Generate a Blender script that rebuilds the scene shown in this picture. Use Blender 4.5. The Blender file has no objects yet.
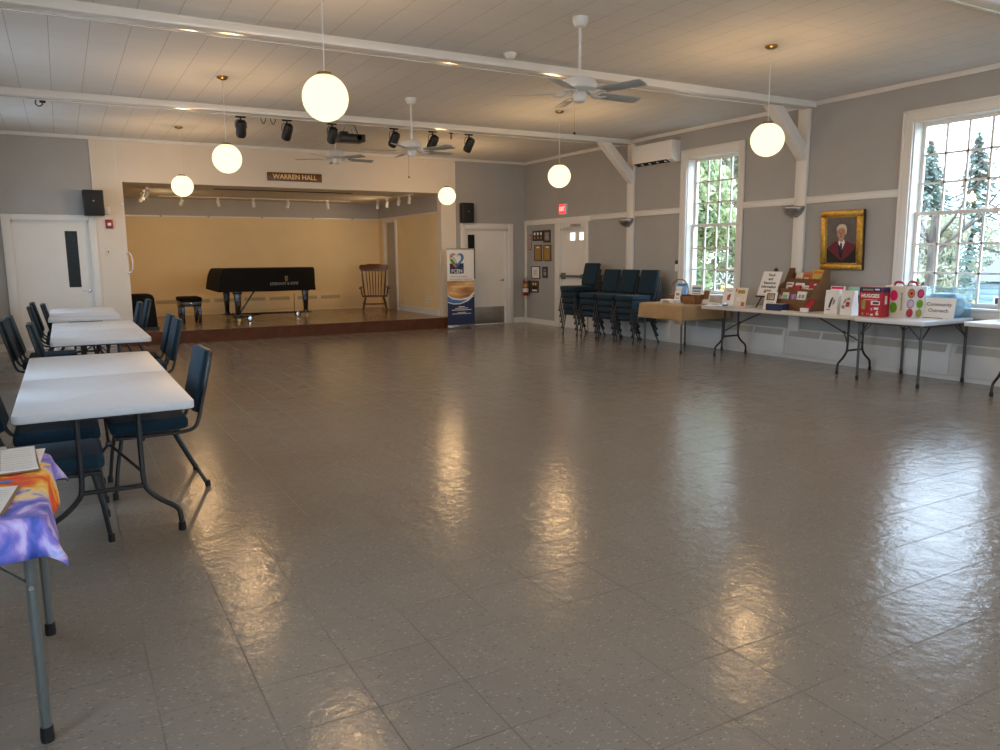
import bpy, bmesh, math, random
from mathutils import Vector, Matrix, Euler
from math import pi, sin, cos, radians as R
random.seed(7)
SKY, EXPO, BULB = 8.2, 0.42, 78.0
SC = bpy.context.scene
COL = SC.collection

# ------------------------------------------------------------------ materials
MATS = {}
def new_mat(name):
    m = bpy.data.materials.new(name); m.use_nodes = True
    MATS[name] = m
    return m, m.node_tree.nodes, m.node_tree.links, m.node_tree.nodes['Principled BSDF']

def plain(name, rgb, rough=0.5, metal=0.0, var=0.06, scale=9.0, bump=0.0, bscale=60.0, spec=0.5, coat=0.0, sheen=0.0):
    """a painted / moulded / woven surface with a little procedural variation and bump"""
    m, N, L, P = new_mat(name)
    P.inputs['Roughness'].default_value = rough
    P.inputs['Metallic'].default_value = metal
    P.inputs['Specular IOR Level'].default_value = spec
    P.inputs['Coat Weight'].default_value = coat
    P.inputs['Sheen Weight'].default_value = sheen
    tc = N.new('ShaderNodeTexCoord')
    nz = N.new('ShaderNodeTexNoise'); nz.inputs['Scale'].default_value = scale; nz.inputs['Detail'].default_value = 4
    L.new(tc.outputs['Object'], nz.inputs['Vector'])
    rp = N.new('ShaderNodeValToRGB')
    rp.color_ramp.elements[0].position = 0.3; rp.color_ramp.elements[1].position = 0.7
    rp.color_ramp.elements[0].color = (*[c*(1-var) for c in rgb], 1)
    rp.color_ramp.elements[1].color = (*[min(1, c*(1+var)) for c in rgb], 1)
    L.new(nz.outputs['Fac'], rp.inputs['Fac']); L.new(rp.outputs['Color'], P.inputs['Base Color'])
    if bump > 0:
        n2 = N.new('ShaderNodeTexNoise'); n2.inputs['Scale'].default_value = bscale; n2.inputs['Detail'].default_value = 3
        L.new(tc.outputs['Object'], n2.inputs['Vector'])
        b = N.new('ShaderNodeBump'); b.inputs['Strength'].default_value = bump; b.inputs['Distance'].default_value = 0.01
        L.new(n2.outputs['Fac'], b.inputs['Height']); L.new(b.outputs['Normal'], P.inputs['Normal'])
    return m

def math_node(N, L, op, a, b=None):
    n = N.new('ShaderNodeMath'); n.operation = op
    for i, v in enumerate((a, b)):
        if v is None: continue
        if isinstance(v, (int, float)): n.inputs[i].default_value = v
        else: L.new(v, n.inputs[i])
    return n.outputs[0]

def tile_lines(N, L, tc, tx, ty, ox, oy, w):
    """1 on the joints of a square grid laid in object X and Y, plus a random value per tile"""
    sp = N.new('ShaderNodeSeparateXYZ'); L.new(tc.outputs['Object'], sp.inputs[0])
    outs, cells = [], []
    for s, t, o in ((sp.outputs[0], tx, ox), (sp.outputs[1], ty, oy)):
        u = math_node(N, L, 'DIVIDE', math_node(N, L, 'SUBTRACT', s, o), t)
        fl = math_node(N, L, 'FLOOR', u); cells.append(fl)
        fr = math_node(N, L, 'SUBTRACT', u, fl)
        d = math_node(N, L, 'MINIMUM', fr, math_node(N, L, 'SUBTRACT', 1.0, fr))
        outs.append(math_node(N, L, 'LESS_THAN', d, w/t))
    cv = N.new('ShaderNodeCombineXYZ'); L.new(cells[0], cv.inputs[0]); L.new(cells[1], cv.inputs[1])
    wn = N.new('ShaderNodeTexWhiteNoise'); wn.noise_dimensions = '2D'; L.new(cv.outputs[0], wn.inputs['Vector'])
    return outs, wn.outputs['Value'], cells

def mix_col(N, L, fac, a, b, typ='MIX'):
    n = N.new('ShaderNodeMix'); n.data_type = 'RGBA'; n.blend_type = typ
    if isinstance(fac, (int, float)): n.inputs[0].default_value = fac
    else: L.new(fac, n.inputs[0])
    for i, v in ((6, a), (7, b)):
        if isinstance(v, tuple): n.inputs[i].default_value = (*v, 1)
        else: L.new(v, n.inputs[i])
    return n.outputs[2]

def vinyl_tile(name, base, dark, light, joint, ox, oy, rough, t=0.3255, spec=0.5):
    m, N, L, P = new_mat(name)
    tc = N.new('ShaderNodeTexCoord')
    (lx, ly), rnd, cells = tile_lines(N, L, tc, t, t, ox, oy, 0.0030)
    line = math_node(N, L, 'MAXIMUM', lx, ly)
    # flecks: elongated chips, alternating direction from tile to tile is faint so one direction is used
    mp = N.new('ShaderNodeMapping'); mp.inputs['Scale'].default_value = (1.0, 2.3, 1); mp.inputs['Rotation'].default_value = (0, 0, 0.6)
    L.new(tc.outputs['Object'], mp.inputs['Vector'])
    vo = N.new('ShaderNodeTexVoronoi'); vo.inputs['Scale'].default_value = 52; vo.inputs['Randomness'].default_value = 1
    L.new(mp.outputs[0], vo.inputs['Vector'])
    sepc = N.new('ShaderNodeSeparateColor'); L.new(vo.outputs['Color'], sepc.inputs[0])
    chip = math_node(N, L, 'LESS_THAN', vo.outputs['Distance'], math_node(N, L, 'ADD', math_node(N, L, 'MULTIPLY', sepc.outputs[1], 0.30), 0.10))
    lite = math_node(N, L, 'MULTIPLY', chip, math_node(N, L, 'GREATER_THAN', sepc.outputs[0], 0.70))
    dk = math_node(N, L, 'MULTIPLY', chip, math_node(N, L, 'LESS_THAN', sepc.outputs[0], 0.22))
    nz = N.new('ShaderNodeTexNoise'); nz.inputs['Scale'].default_value = 18; nz.inputs['Detail'].default_value = 8; nz.inputs['Roughness'].default_value = 0.7
    L.new(tc.outputs['Object'], nz.inputs['Vector'])
    var = math_node(N, L, 'ADD', math_node(N, L, 'MULTIPLY', rnd, 0.14), math_node(N, L, 'MULTIPLY', nz.outputs['Fac'], 0.16))
    n5 = N.new('ShaderNodeTexNoise'); n5.inputs['Scale'].default_value = 1.6; n5.inputs['Detail'].default_value = 3; L.new(tc.outputs['Object'], n5.inputs['Vector'])
    c = mix_col(N, L, var, base, tuple(x*0.62 for x in base))
    c = mix_col(N, L, math_node(N, L, 'MULTIPLY', lite, 0.6), c, light)
    c = mix_col(N, L, math_node(N, L, 'MULTIPLY', dk, 0.6), c, dark)
    c = mix_col(N, L, math_node(N, L, 'MULTIPLY', line, math_node(N, L, 'ADD', math_node(N, L, 'MULTIPLY', n5.outputs['Fac'], 1.5), -0.15)), c, joint)
    L.new(c, P.inputs['Base Color'])
    n3 = N.new('ShaderNodeTexNoise'); n3.inputs['Scale'].default_value = 7.0; n3.inputs['Detail'].default_value = 5
    L.new(tc.outputs['Object'], n3.inputs['Vector'])
    rr = math_node(N, L, 'ADD', math_node(N, L, 'MULTIPLY', n3.outputs['Fac'], 0.30), rough-0.15)
    rr = math_node(N, L, 'ADD', rr, math_node(N, L, 'MULTIPLY', line, 0.3))
    L.new(rr, P.inputs['Roughness'])
    P.inputs['Specular IOR Level'].default_value = spec
    n4 = N.new('ShaderNodeTexNoise'); n4.inputs['Scale'].default_value = 13; n4.inputs['Detail'].default_value = 5; n4.inputs['Roughness'].default_value = 0.6
    L.new(tc.outputs['Object'], n4.inputs['Vector'])
    hh = math_node(N, L, 'SUBTRACT', n4.outputs['Fac'], math_node(N, L, 'MULTIPLY', line, 0.12))
    b = N.new('ShaderNodeBump'); b.inputs['Strength'].default_value = 0.5; b.inputs['Distance'].default_value = 0.007
    L.new(hh, b.inputs['Height']); L.new(b.outputs['Normal'], P.inputs['Normal'])
    return m

def ceiling_tile():
    m, N, L, P = new_mat('ceiling_tile')
    tc = N.new('ShaderNodeTexCoord')
    (lx, ly), rnd, cells = tile_lines(N, L, tc, 0.3255, 0.3255, -0.257, 5.70, 0.0026)
    # the joints that run along the room show clearly, the cross joints only here and there
    keep = math_node(N, L, 'GREATER_THAN', rnd, 0.45)
    cross = math_node(N, L, 'MULTIPLY', math_node(N, L, 'MULTIPLY', ly, keep), 0.45)
    line = math_node(N, L, 'MAXIMUM', math_node(N, L, 'MULTIPLY', lx, 0.8), cross)
    vo = N.new('ShaderNodeTexNoise'); vo.inputs['Scale'].default_value = 52; vo.inputs['Detail'].default_value = 5; vo.inputs['Roughness'].default_value = .7
    L.new(tc.outputs['Object'], vo.inputs['Vector'])
    v = math_node(N, L, 'ADD', math_node(N, L, 'MULTIPLY', rnd, 0.10), math_node(N, L, 'MULTIPLY', vo.outputs['Fac'], 0.30))
    c = mix_col(N, L, v, (0.73, 0.725, 0.70), (0.48, 0.475, 0.455))
    c = mix_col(N, L, math_node(N, L, 'MULTIPLY', line, 0.78), c, (0.16, 0.15, 0.13))
    L.new(c, P.inputs['Base Color']); P.inputs['Roughness'].default_value = 0.8
    hh = math_node(N, L, 'SUBTRACT', vo.outputs['Fac'], math_node(N, L, 'MULTIPLY', line, 1.0))
    b = N.new('ShaderNodeBump'); b.inputs['Strength'].default_value = 0.35; b.inputs['Distance'].default_value = 0.006
    L.new(hh, b.inputs['Height']); L.new(b.outputs['Normal'], P.inputs['Normal'])
    return m

def wood(name, c1, c2, rough=0.35, scale=6.0, axis=2):
    m, N, L, P = new_mat(name)
    tc = N.new('ShaderNodeTexCoord')
    mp = N.new('ShaderNodeMapping'); s = [9.0, 9.0, 9.0]; s[axis] = 0.9; mp.inputs['Scale'].default_value = s
    L.new(tc.outputs['Object'], mp.inputs['Vector'])
    nz = N.new('ShaderNodeTexNoise'); nz.inputs['Scale'].default_value = scale; nz.inputs['Detail'].default_value = 6; nz.inputs['Distortion'].default_value = 0.8
    L.new(mp.outputs[0], nz.inputs['Vector'])
    L.new(mix_col(N, L, nz.outputs['Fac'], c1, c2), P.inputs['Base Color'])
    P.inputs['Roughness'].default_value = rough
    return m

def emitter(name, rgb, strength):
    m, N, L, P = new_mat(name)
    P.inputs['Base Color'].default_value = (*rgb, 1)
    P.inputs['Emission Color'].default_value = (*rgb, 1)
    P.inputs['Emission Strength'].default_value = strength
    P.inputs['Roughness'].default_value = 0.3
    return m

def opal_glass(name):
    """milky lamp glass: glows from the bulb inside and lets part of its light straight through"""
    m, N, L, P = new_mat(name)
    N.remove(P)
    t = N.new('ShaderNodeBsdfTransparent'); t.inputs[0].default_value = (.30, .30, .30, 1)
    e = N.new('ShaderNodeEmission'); e.inputs[0].default_value = (1.0, .88, .50, 1); e.inputs[1].default_value = 1.0
    a = N.new('ShaderNodeAddShader'); L.new(t.outputs[0], a.inputs[0]); L.new(e.outputs[0], a.inputs[1])
    L.new(a.outputs[0], N['Material Output'].inputs['Surface'])
    return m

def thin_glass(name, tint=(0.93, 0.97, 0.98), gl=0.07, rough=0.02):
    m, N, L, P = new_mat(name)
    N.remove(P)
    t = N.new('ShaderNodeBsdfTransparent'); t.inputs[0].default_value = (*tint, 1)
    g = N.new('ShaderNodeBsdfGlossy'); g.inputs['Roughness'].default_value = rough
    mx = N.new('ShaderNodeMixShader'); mx.inputs[0].default_value = gl
    L.new(t.outputs[0], mx.inputs[1]); L.new(g.outputs[0], mx.inputs[2])
    L.new(mx.outputs[0], N['Material Output'].inputs['Surface'])
    return m

def ramp_noise(name, stops, scale=3.0, rough=0.8, detail=5, dist=1.0, stretch=(1, 1, 1), bump=0.0):
    m, N, L, P = new_mat(name)
    tc = N.new('ShaderNodeTexCoord'); mp = N.new('ShaderNodeMapping'); mp.inputs['Scale'].default_value = stretch
    L.new(tc.outputs['Object'], mp.inputs['Vector'])
    nz = N.new('ShaderNodeTexNoise'); nz.inputs['Scale'].default_value = scale; nz.inputs['Detail'].default_value = detail; nz.inputs['Distortion'].default_value = dist
    L.new(mp.outputs[0], nz.inputs['Vector'])
    rp = N.new('ShaderNodeValToRGB'); e = rp.color_ramp.elements
    while len(e) < len(stops): e.new(0.5)
    for el, (p, c) in zip(e, stops): el.position = p; el.color = (*c, 1)
    L.new(nz.outputs['Fac'], rp.inputs['Fac']); L.new(rp.outputs['Color'], P.inputs['Base Color'])
    P.inputs['Roughness'].default_value = rough
    if bump:
        b = N.new('ShaderNodeBump'); b.inputs['Strength'].default_value = bump; b.inputs['Distance'].default_value = 0.02
        L.new(nz.outputs['Fac'], b.inputs['Height']); L.new(b.outputs['Normal'], P.inputs['Normal'])
    return m

def tie_dye():
    """purple and blue dye with one band of yellow, orange and red across the cloth"""
    m, N, L, P = new_mat('tie_dye_cloth')
    tc = N.new('ShaderNodeTexCoord')
    nz = N.new('ShaderNodeTexNoise'); nz.inputs['Scale'].default_value = 5.5; nz.inputs['Detail'].default_value = 6; nz.inputs['Distortion'].default_value = 1.6
    L.new(tc.outputs['Object'], nz.inputs['Vector'])
    rp = N.new('ShaderNodeValToRGB'); e = rp.color_ramp.elements
    st = [(0.28, (0.03, 0.05, 0.30)), (0.42, (0.10, 0.14, 0.55)), (0.52, (0.28, 0.20, 0.60)), (0.63, (0.62, 0.52, 0.82)), (0.75, (0.12, 0.35, 0.80))]
    while len(e) < len(st): e.new(0.5)
    for el, (p, c) in zip(e, st): el.position = p; el.color = (*c, 1)
    L.new(nz.outputs['Fac'], rp.inputs['Fac'])
    sp = N.new('ShaderNodeSeparateXYZ'); L.new(tc.outputs['Object'], sp.inputs[0])
    # band centred on y = 0.02 of the cloth, wandering with the noise
    wob = math_node(N, L, 'MULTIPLY', math_node(N, L, 'SUBTRACT', nz.outputs['Fac'], 0.5), 0.55)
    d = math_node(N, L, 'ABSOLUTE', math_node(N, L, 'ADD', math_node(N, L, 'SUBTRACT', sp.outputs[1], 0.02), wob))
    r2 = N.new('ShaderNodeValToRGB'); e = r2.color_ramp.elements
    st = [(0.0, (0.75, 0.05, 0.02)), (0.16, (0.85, 0.16, 0.02)), (0.38, (0.90, 0.45, 0.03)), (0.7, (0.85, 0.72, 0.35)), (0.95, (0.40, 0.25, 0.6))]
    while len(e) < len(st): e.new(0.5)
    for el, (p, c) in zip(e, st): el.position = p; el.color = (*c, 1)
    L.new(math_node(N, L, 'DIVIDE', d, 0.24), r2.inputs['Fac'])
    f = N.new('ShaderNodeMapRange'); f.inputs[1].default_value = 0.15; f.inputs[2].default_value = 0.22; f.inputs[3].default_value = 1; f.inputs[4].default_value = 0
    L.new(d, f.inputs[0])
    L.new(mix_col(N, L, f.outputs[0], rp.outputs['Color'], r2.outputs['Color']), P.inputs['Base Color'])
    P.inputs['Roughness'].default_value = 0.75
    return m

def grille_mat(nm='heater_grille', c1=(0.62, 0.60, 0.55, 1), c2=(0.27, 0.26, 0.23, 1)):
    m, N, L, P = new_mat(nm)
    tc = N.new('ShaderNodeTexCoord')
    ck = N.new('ShaderNodeTexChecker'); ck.inputs['Scale'].default_value = 95
    ck.inputs['Color1'].default_value = c1; ck.inputs['Color2'].default_value = c2
    L.new(tc.outputs['Object'], ck.inputs['Vector']); L.new(ck.outputs['Color'], P.inputs['Base Color'])
    P.inputs['Roughness'].default_value = 0.6
    return m

WALL = plain('wall_paint_grey', (0.385, 0.376, 0.355), 0.6, var=0.03, scale=3, bump=0.06, bscale=120)
CREAM = plain('wall_paint_cream', (0.72, 0.645, 0.54), 0.55, var=0.02, scale=3, bump=0.05, bscale=120)
STCREAM = plain('stage_wall_cream', (0.82, 0.62, 0.33), 0.6, var=0.03, scale=2, bump=0.05, bscale=100)
STGREY = plain('stage_wall_grey', (0.42, 0.39, 0.35), 0.6, var=0.03, scale=3)
TRIM = plain('trim_gloss_white', (0.74, 0.72, 0.67), 0.33, var=0.02, scale=4, bump=0.04, bscale=40)
BEAM = plain('beam_gloss_white', (0.76, 0.74, 0.69), 0.16, var=0.02, scale=4, bump=0.03, bscale=8)
DOORW = plain('door_paint_white', (0.76, 0.73, 0.67), 0.4, var=0.02, scale=3)
DOORG = plain('stage_door_grey', (0.42, 0.38, 0.33), 0.5, var=0.04, scale=3)
FLOOR = vinyl_tile('vinyl_floor_tile', (0.262, 0.234, 0.197), (0.11, 0.092, 0.072), (0.42, 0.39, 0.335), (0.085, 0.072, 0.058), 0.161, 1.31, 0.165, spec=0.25)
STFLOOR = vinyl_tile('stage_floor_tile', (0.30, 0.21, 0.125), (0.10, 0.06, 0.03), (0.45, 0.36, 0.25), (0.10, 0.06, 0.04), 0.1, 0.2, 0.22)
CEIL = ceiling_tile()
STCEIL = plain('stage_ceiling_paint', (0.74, 0.68, 0.58), 0.7, var=0.03)
REDWOOD = plain('stage_riser_red_brown', (0.105, 0.036, 0.016), 0.6, var=0.2, scale=8, spec=0.2)
TABLEW = plain('table_plastic_white', (0.67, 0.70, 0.735), 0.36, var=0.015, scale=30, bump=0.08, bscale=260)
TABLEG = plain('table_plastic_cream', (0.64, 0.60, 0.53), 0.4, var=0.02, scale=30, bump=0.08, bscale=260)
BLACKM = plain('black_metal', (0.012, 0.012, 0.013), 0.38, metal=0.0, var=0.2, scale=30)
GREYM = plain('grey_green_metal', (0.15, 0.165, 0.155), 0.4, metal=0.3, var=0.08, scale=20)
DARKGREYM = plain('dark_grey_metal', (0.075, 0.075, 0.075), 0.4, metal=0.3, var=0.1, scale=20)
STEEL = plain('brushed_steel', (0.42, 0.40, 0.37), 0.32, metal=0.9, var=0.1, scale=14)
CHROME = plain('polished_chrome', (0.62, 0.61, 0.6), 0.15, metal=1.0, var=0.03)
BRASS = plain('aged_brass', (0.33, 0.21, 0.075), 0.3, metal=0.9, var=0.12, scale=20)
RUBBER = plain('black_rubber', (0.008, 0.008, 0.008), 0.7, var=0.1)
FABRIC = plain('teal_upholstery', (0.0045, 0.026, 0.046), 0.85, var=0.18, scale=160, bump=0.25, bscale=380, sheen=0.08, spec=0.3)
BLACK = plain('black_plastic', (0.010, 0.010, 0.010), 0.42, var=0.2, scale=20)
BLACKCLOTH = plain('black_quilted_cover', (0.007, 0.006, 0.006), 0.85, var=0.25, scale=30, bump=0.4, bscale=14, spec=0.2)
PIANOBLK = plain('ebonised_wood', (0.008, 0.007, 0.007), 0.22, var=0.2, scale=12)
WHITEP = plain('white_plastic', (0.78, 0.77, 0.73), 0.35, var=0.02)
FANW = plain('fan_white_enamel', (0.70, 0.69, 0.66), 0.35, var=0.02)
FANBLADE = plain('fan_blade_grey_white', (0.40, 0.42, 0.42), 0.5, var=0.04, scale=5)
PAPER = plain('white_paper', (0.80, 0.79, 0.76), 0.7, var=0.02)
CREAMPAPER = plain('cream_paper', (0.74, 0.67, 0.55), 0.7, var=0.03)
INK = plain('black_ink', (0.03, 0.03, 0.035), 0.7, var=0.05)
GREYINK = plain('grey_print', (0.30, 0.28, 0.26), 0.7, var=0.2, scale=60)
CARDB = plain('brown_cardboard', (0.165, 0.075, 0.028), 0.75, var=0.08, scale=12)
WICKER = ramp_noise('woven_wicker', [(0.3, (0.07, 0.025, 0.008)), (0.6, (0.30, 0.13, 0.04))], 40, 0.6, 3, 0.4, (1, 1, 3), 0.5)
ROCKW = wood('rocker_walnut', (0.055, 0.018, 0.007), (0.12, 0.042, 0.016), 0.3)
SIGNW = wood('sign_board_wood', (0.10, 0.03, 0.010), (0.15, 0.05, 0.018), 0.35, axis=0)
PLAQUEW = wood('plaque_wood', (0.05, 0.02, 0.010), (0.085, 0.035, 0.016), 0.4)
GOLD = plain('gold_leaf', (0.50, 0.29, 0.05), 0.35, metal=0.7, var=0.3, scale=25, bump=0.3, bscale=30)
GOLDLET = plain('gold_lettering', (0.78, 0.55, 0.22), 0.4, metal=0.2, var=0.05)
DARKBROWN = plain('dark_brown_wood', (0.035, 0.018, 0.010), 0.4, var=0.15)
TAN = plain('tan_table_linen', (0.40, 0.26, 0.125), 0.85, var=0.08, scale=7, bump=0.15, bscale=200)
TIE = tie_dye()
GRILLE = grille_mat(); STGRILLE = grille_mat('stage_heater_grille', (0.66, 0.53, 0.32, 1), (0.34, 0.26, 0.15, 1))
HEATERW = plain('heater_enamel', (0.66, 0.66, 0.64), 0.4, var=0.03, scale=4)
GLASS = thin_glass('window_glass', gl=0.03)
BINPL = thin_glass('clear_blue_plastic', (0.88, 0.955, 0.98), 0.16, 0.15)
DARKGLASS = plain('dark_door_glass', (0.012, 0.016, 0.016), 0.25, var=0.05, spec=0.15)
FROST = emitter('daylit_door_pane', (0.85, 0.95, 1.0), 1.3)
GLOBE = opal_glass('lit_opal_globe')
EXITRED = emitter('lit_exit_red', (1.0, 0.03, 0.035), 1.6)
EXITLET = emitter('lit_exit_letters', (1.0, 0.42, 0.36), 1.3)
def flat(name, rgb, rough=0.6, var=0.05, **k): return plain(name, rgb, rough, var=var, **k)
RED = flat('red_print', (0.42, 0.018, 0.035)); DKRED = flat('dark_red_print', (0.26, 0.012, 0.022)); ORANGE = flat('orange_print', (0.62, 0.17, 0.045)); YELLOW = flat('yellow_print', (0.66, 0.44, 0.08))
PURPLE = flat('purple_print', (0.28, 0.17, 0.42)); NAVY = flat('navy_print', (0.018, 0.028, 0.095)); BLUE = flat('blue_print', (0.06, 0.20, 0.46)); SKYB = flat('sky_blue_print', (0.25, 0.45, 0.75))
GREEN = flat('green_print', (0.10, 0.33, 0.015)); LTGREEN = flat('mint_print', (0.30, 0.55, 0.44)); PINK = flat('pink_print', (0.72, 0.015, 0.12)); LTPINK = flat('pale_pink_print', (0.62, 0.36, 0.44)); OLIVE = flat('olive_print', (0.27, 0.33, 0.03)); MUSTARD = flat('mustard_print', (0.36, 0.24, 0.07)); RUST = flat('rust_print', (0.45, 0.10, 0.025))
BAGW = plain('white_woven_bag', (0.70, 0.67, 0.60), 0.5, var=0.05, scale=12, bump=0.35, bscale=9)
SKIN = flat('painted_skin', (0.48, 0.24, 0.16)); HAIRW = flat('painted_pale_hair', (0.62, 0.52, 0.36)); CANVAS = flat('painted_grey_ground', (0.12, 0.105, 0.095), var=0.2, scale=8); ROBE = flat('painted_black_robe', (0.006, 0.005, 0.006)); ROBER = flat('painted_crimson_hood', (0.14, 0.008, 0.018))
SUNSET = ramp_noise('sunset_print', [(0.3, (0.25, 0.13, 0.07)), (0.5, (0.62, 0.30, 0.10)), (0.62, (0.80, 0.55, 0.25)), (0.8, (0.55, 0.36, 0.24))], 1.6, 0.6, 2, 0.2, (1, 1, 6))
BLUEBAG = ramp_noise('blue_plastic_bags', [(0.3, (0.30, 0.58, 0.88)), (0.55, (0.50, 0.76, 0.95)), (0.8, (0.80, 0.92, 1.0))], 9, 0.3, 4, 0.8)
FALERED = flat('alarm_red', (0.30, 0.012, 0.02), 0.35)
LINENOTE = flat('ruled_paper', (0.74, 0.75, 0.74), 0.7)
OAKBOARD = wood('clipboard_hardboard', (0.24, 0.13, 0.06), (0.32, 0.19, 0.09), 0.5, axis=0)
BARK = ramp_noise('tree_bark', [(0.3, (0.05, 0.04, 0.03)), (0.7, (0.16, 0.13, 0.10))], 9, 0.9, 6, 0.5, (1, 1, 0.3), 0.6)
LAWN = ramp_noise('lawn_and_fallen_leaves', [(0.35, (0.05, 0.06, 0.03)), (0.55, (0.09, 0.085, 0.05)), (0.7, (0.16, 0.12, 0.08))], 1.2, 0.9, 8, 0.5)
BOUNCEGROUND = ramp_noise('pale_bounce_ground', [(0.35, (0.50, 0.49, 0.46)), (0.65, (0.60, 0.585, 0.55))], 1.5, 0.9, 6, 0.3)  # unseen ground coloured pale, standing in for sunlit ground that brightens the ceiling
CLAPB = plain('pale_blue_siding', (0.30, 0.40, 0.45), 0.6, var=0.06)
def leaf_mat(name, a, b):
    m = ramp_noise(name, [(0.35, a), (0.65, b)], 1.7, 0.6, 3, 0.2)
    N, L = m.node_tree.nodes, m.node_tree.links
    P = N['Principled BSDF']; rp = [n for n in N if n.type == 'VALTORGB'][0]
    tr = N.new('ShaderNodeBsdfTranslucent'); L.new(rp.outputs['Color'], tr.inputs['Color'])
    mx = N.new('ShaderNodeMixShader'); mx.inputs[0].default_value = 0.4
    L.new(P.outputs[0], mx.inputs[1]); L.new(tr.outputs[0], mx.inputs[2])
    L.new(mx.outputs[0], N['Material Output'].inputs['Surface'])
    return m
LEAFG = leaf_mat('foliage_bright_green', (0.20, 0.27, 0.13), (0.55, 0.57, 0.30))
LEAFD = leaf_mat('foliage_dark_conifer', (0.17, 0.23, 0.20), (0.32, 0.38, 0.30))
LEAFY = leaf_mat('foliage_autumn_yellow', (0.70, 0.36, 0.05), (0.80, 0.60, 0.18))
LEAFO = leaf_mat('foliage_olive_brown', (0.28, 0.27, 0.18), (0.46, 0.43, 0.28))

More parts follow.
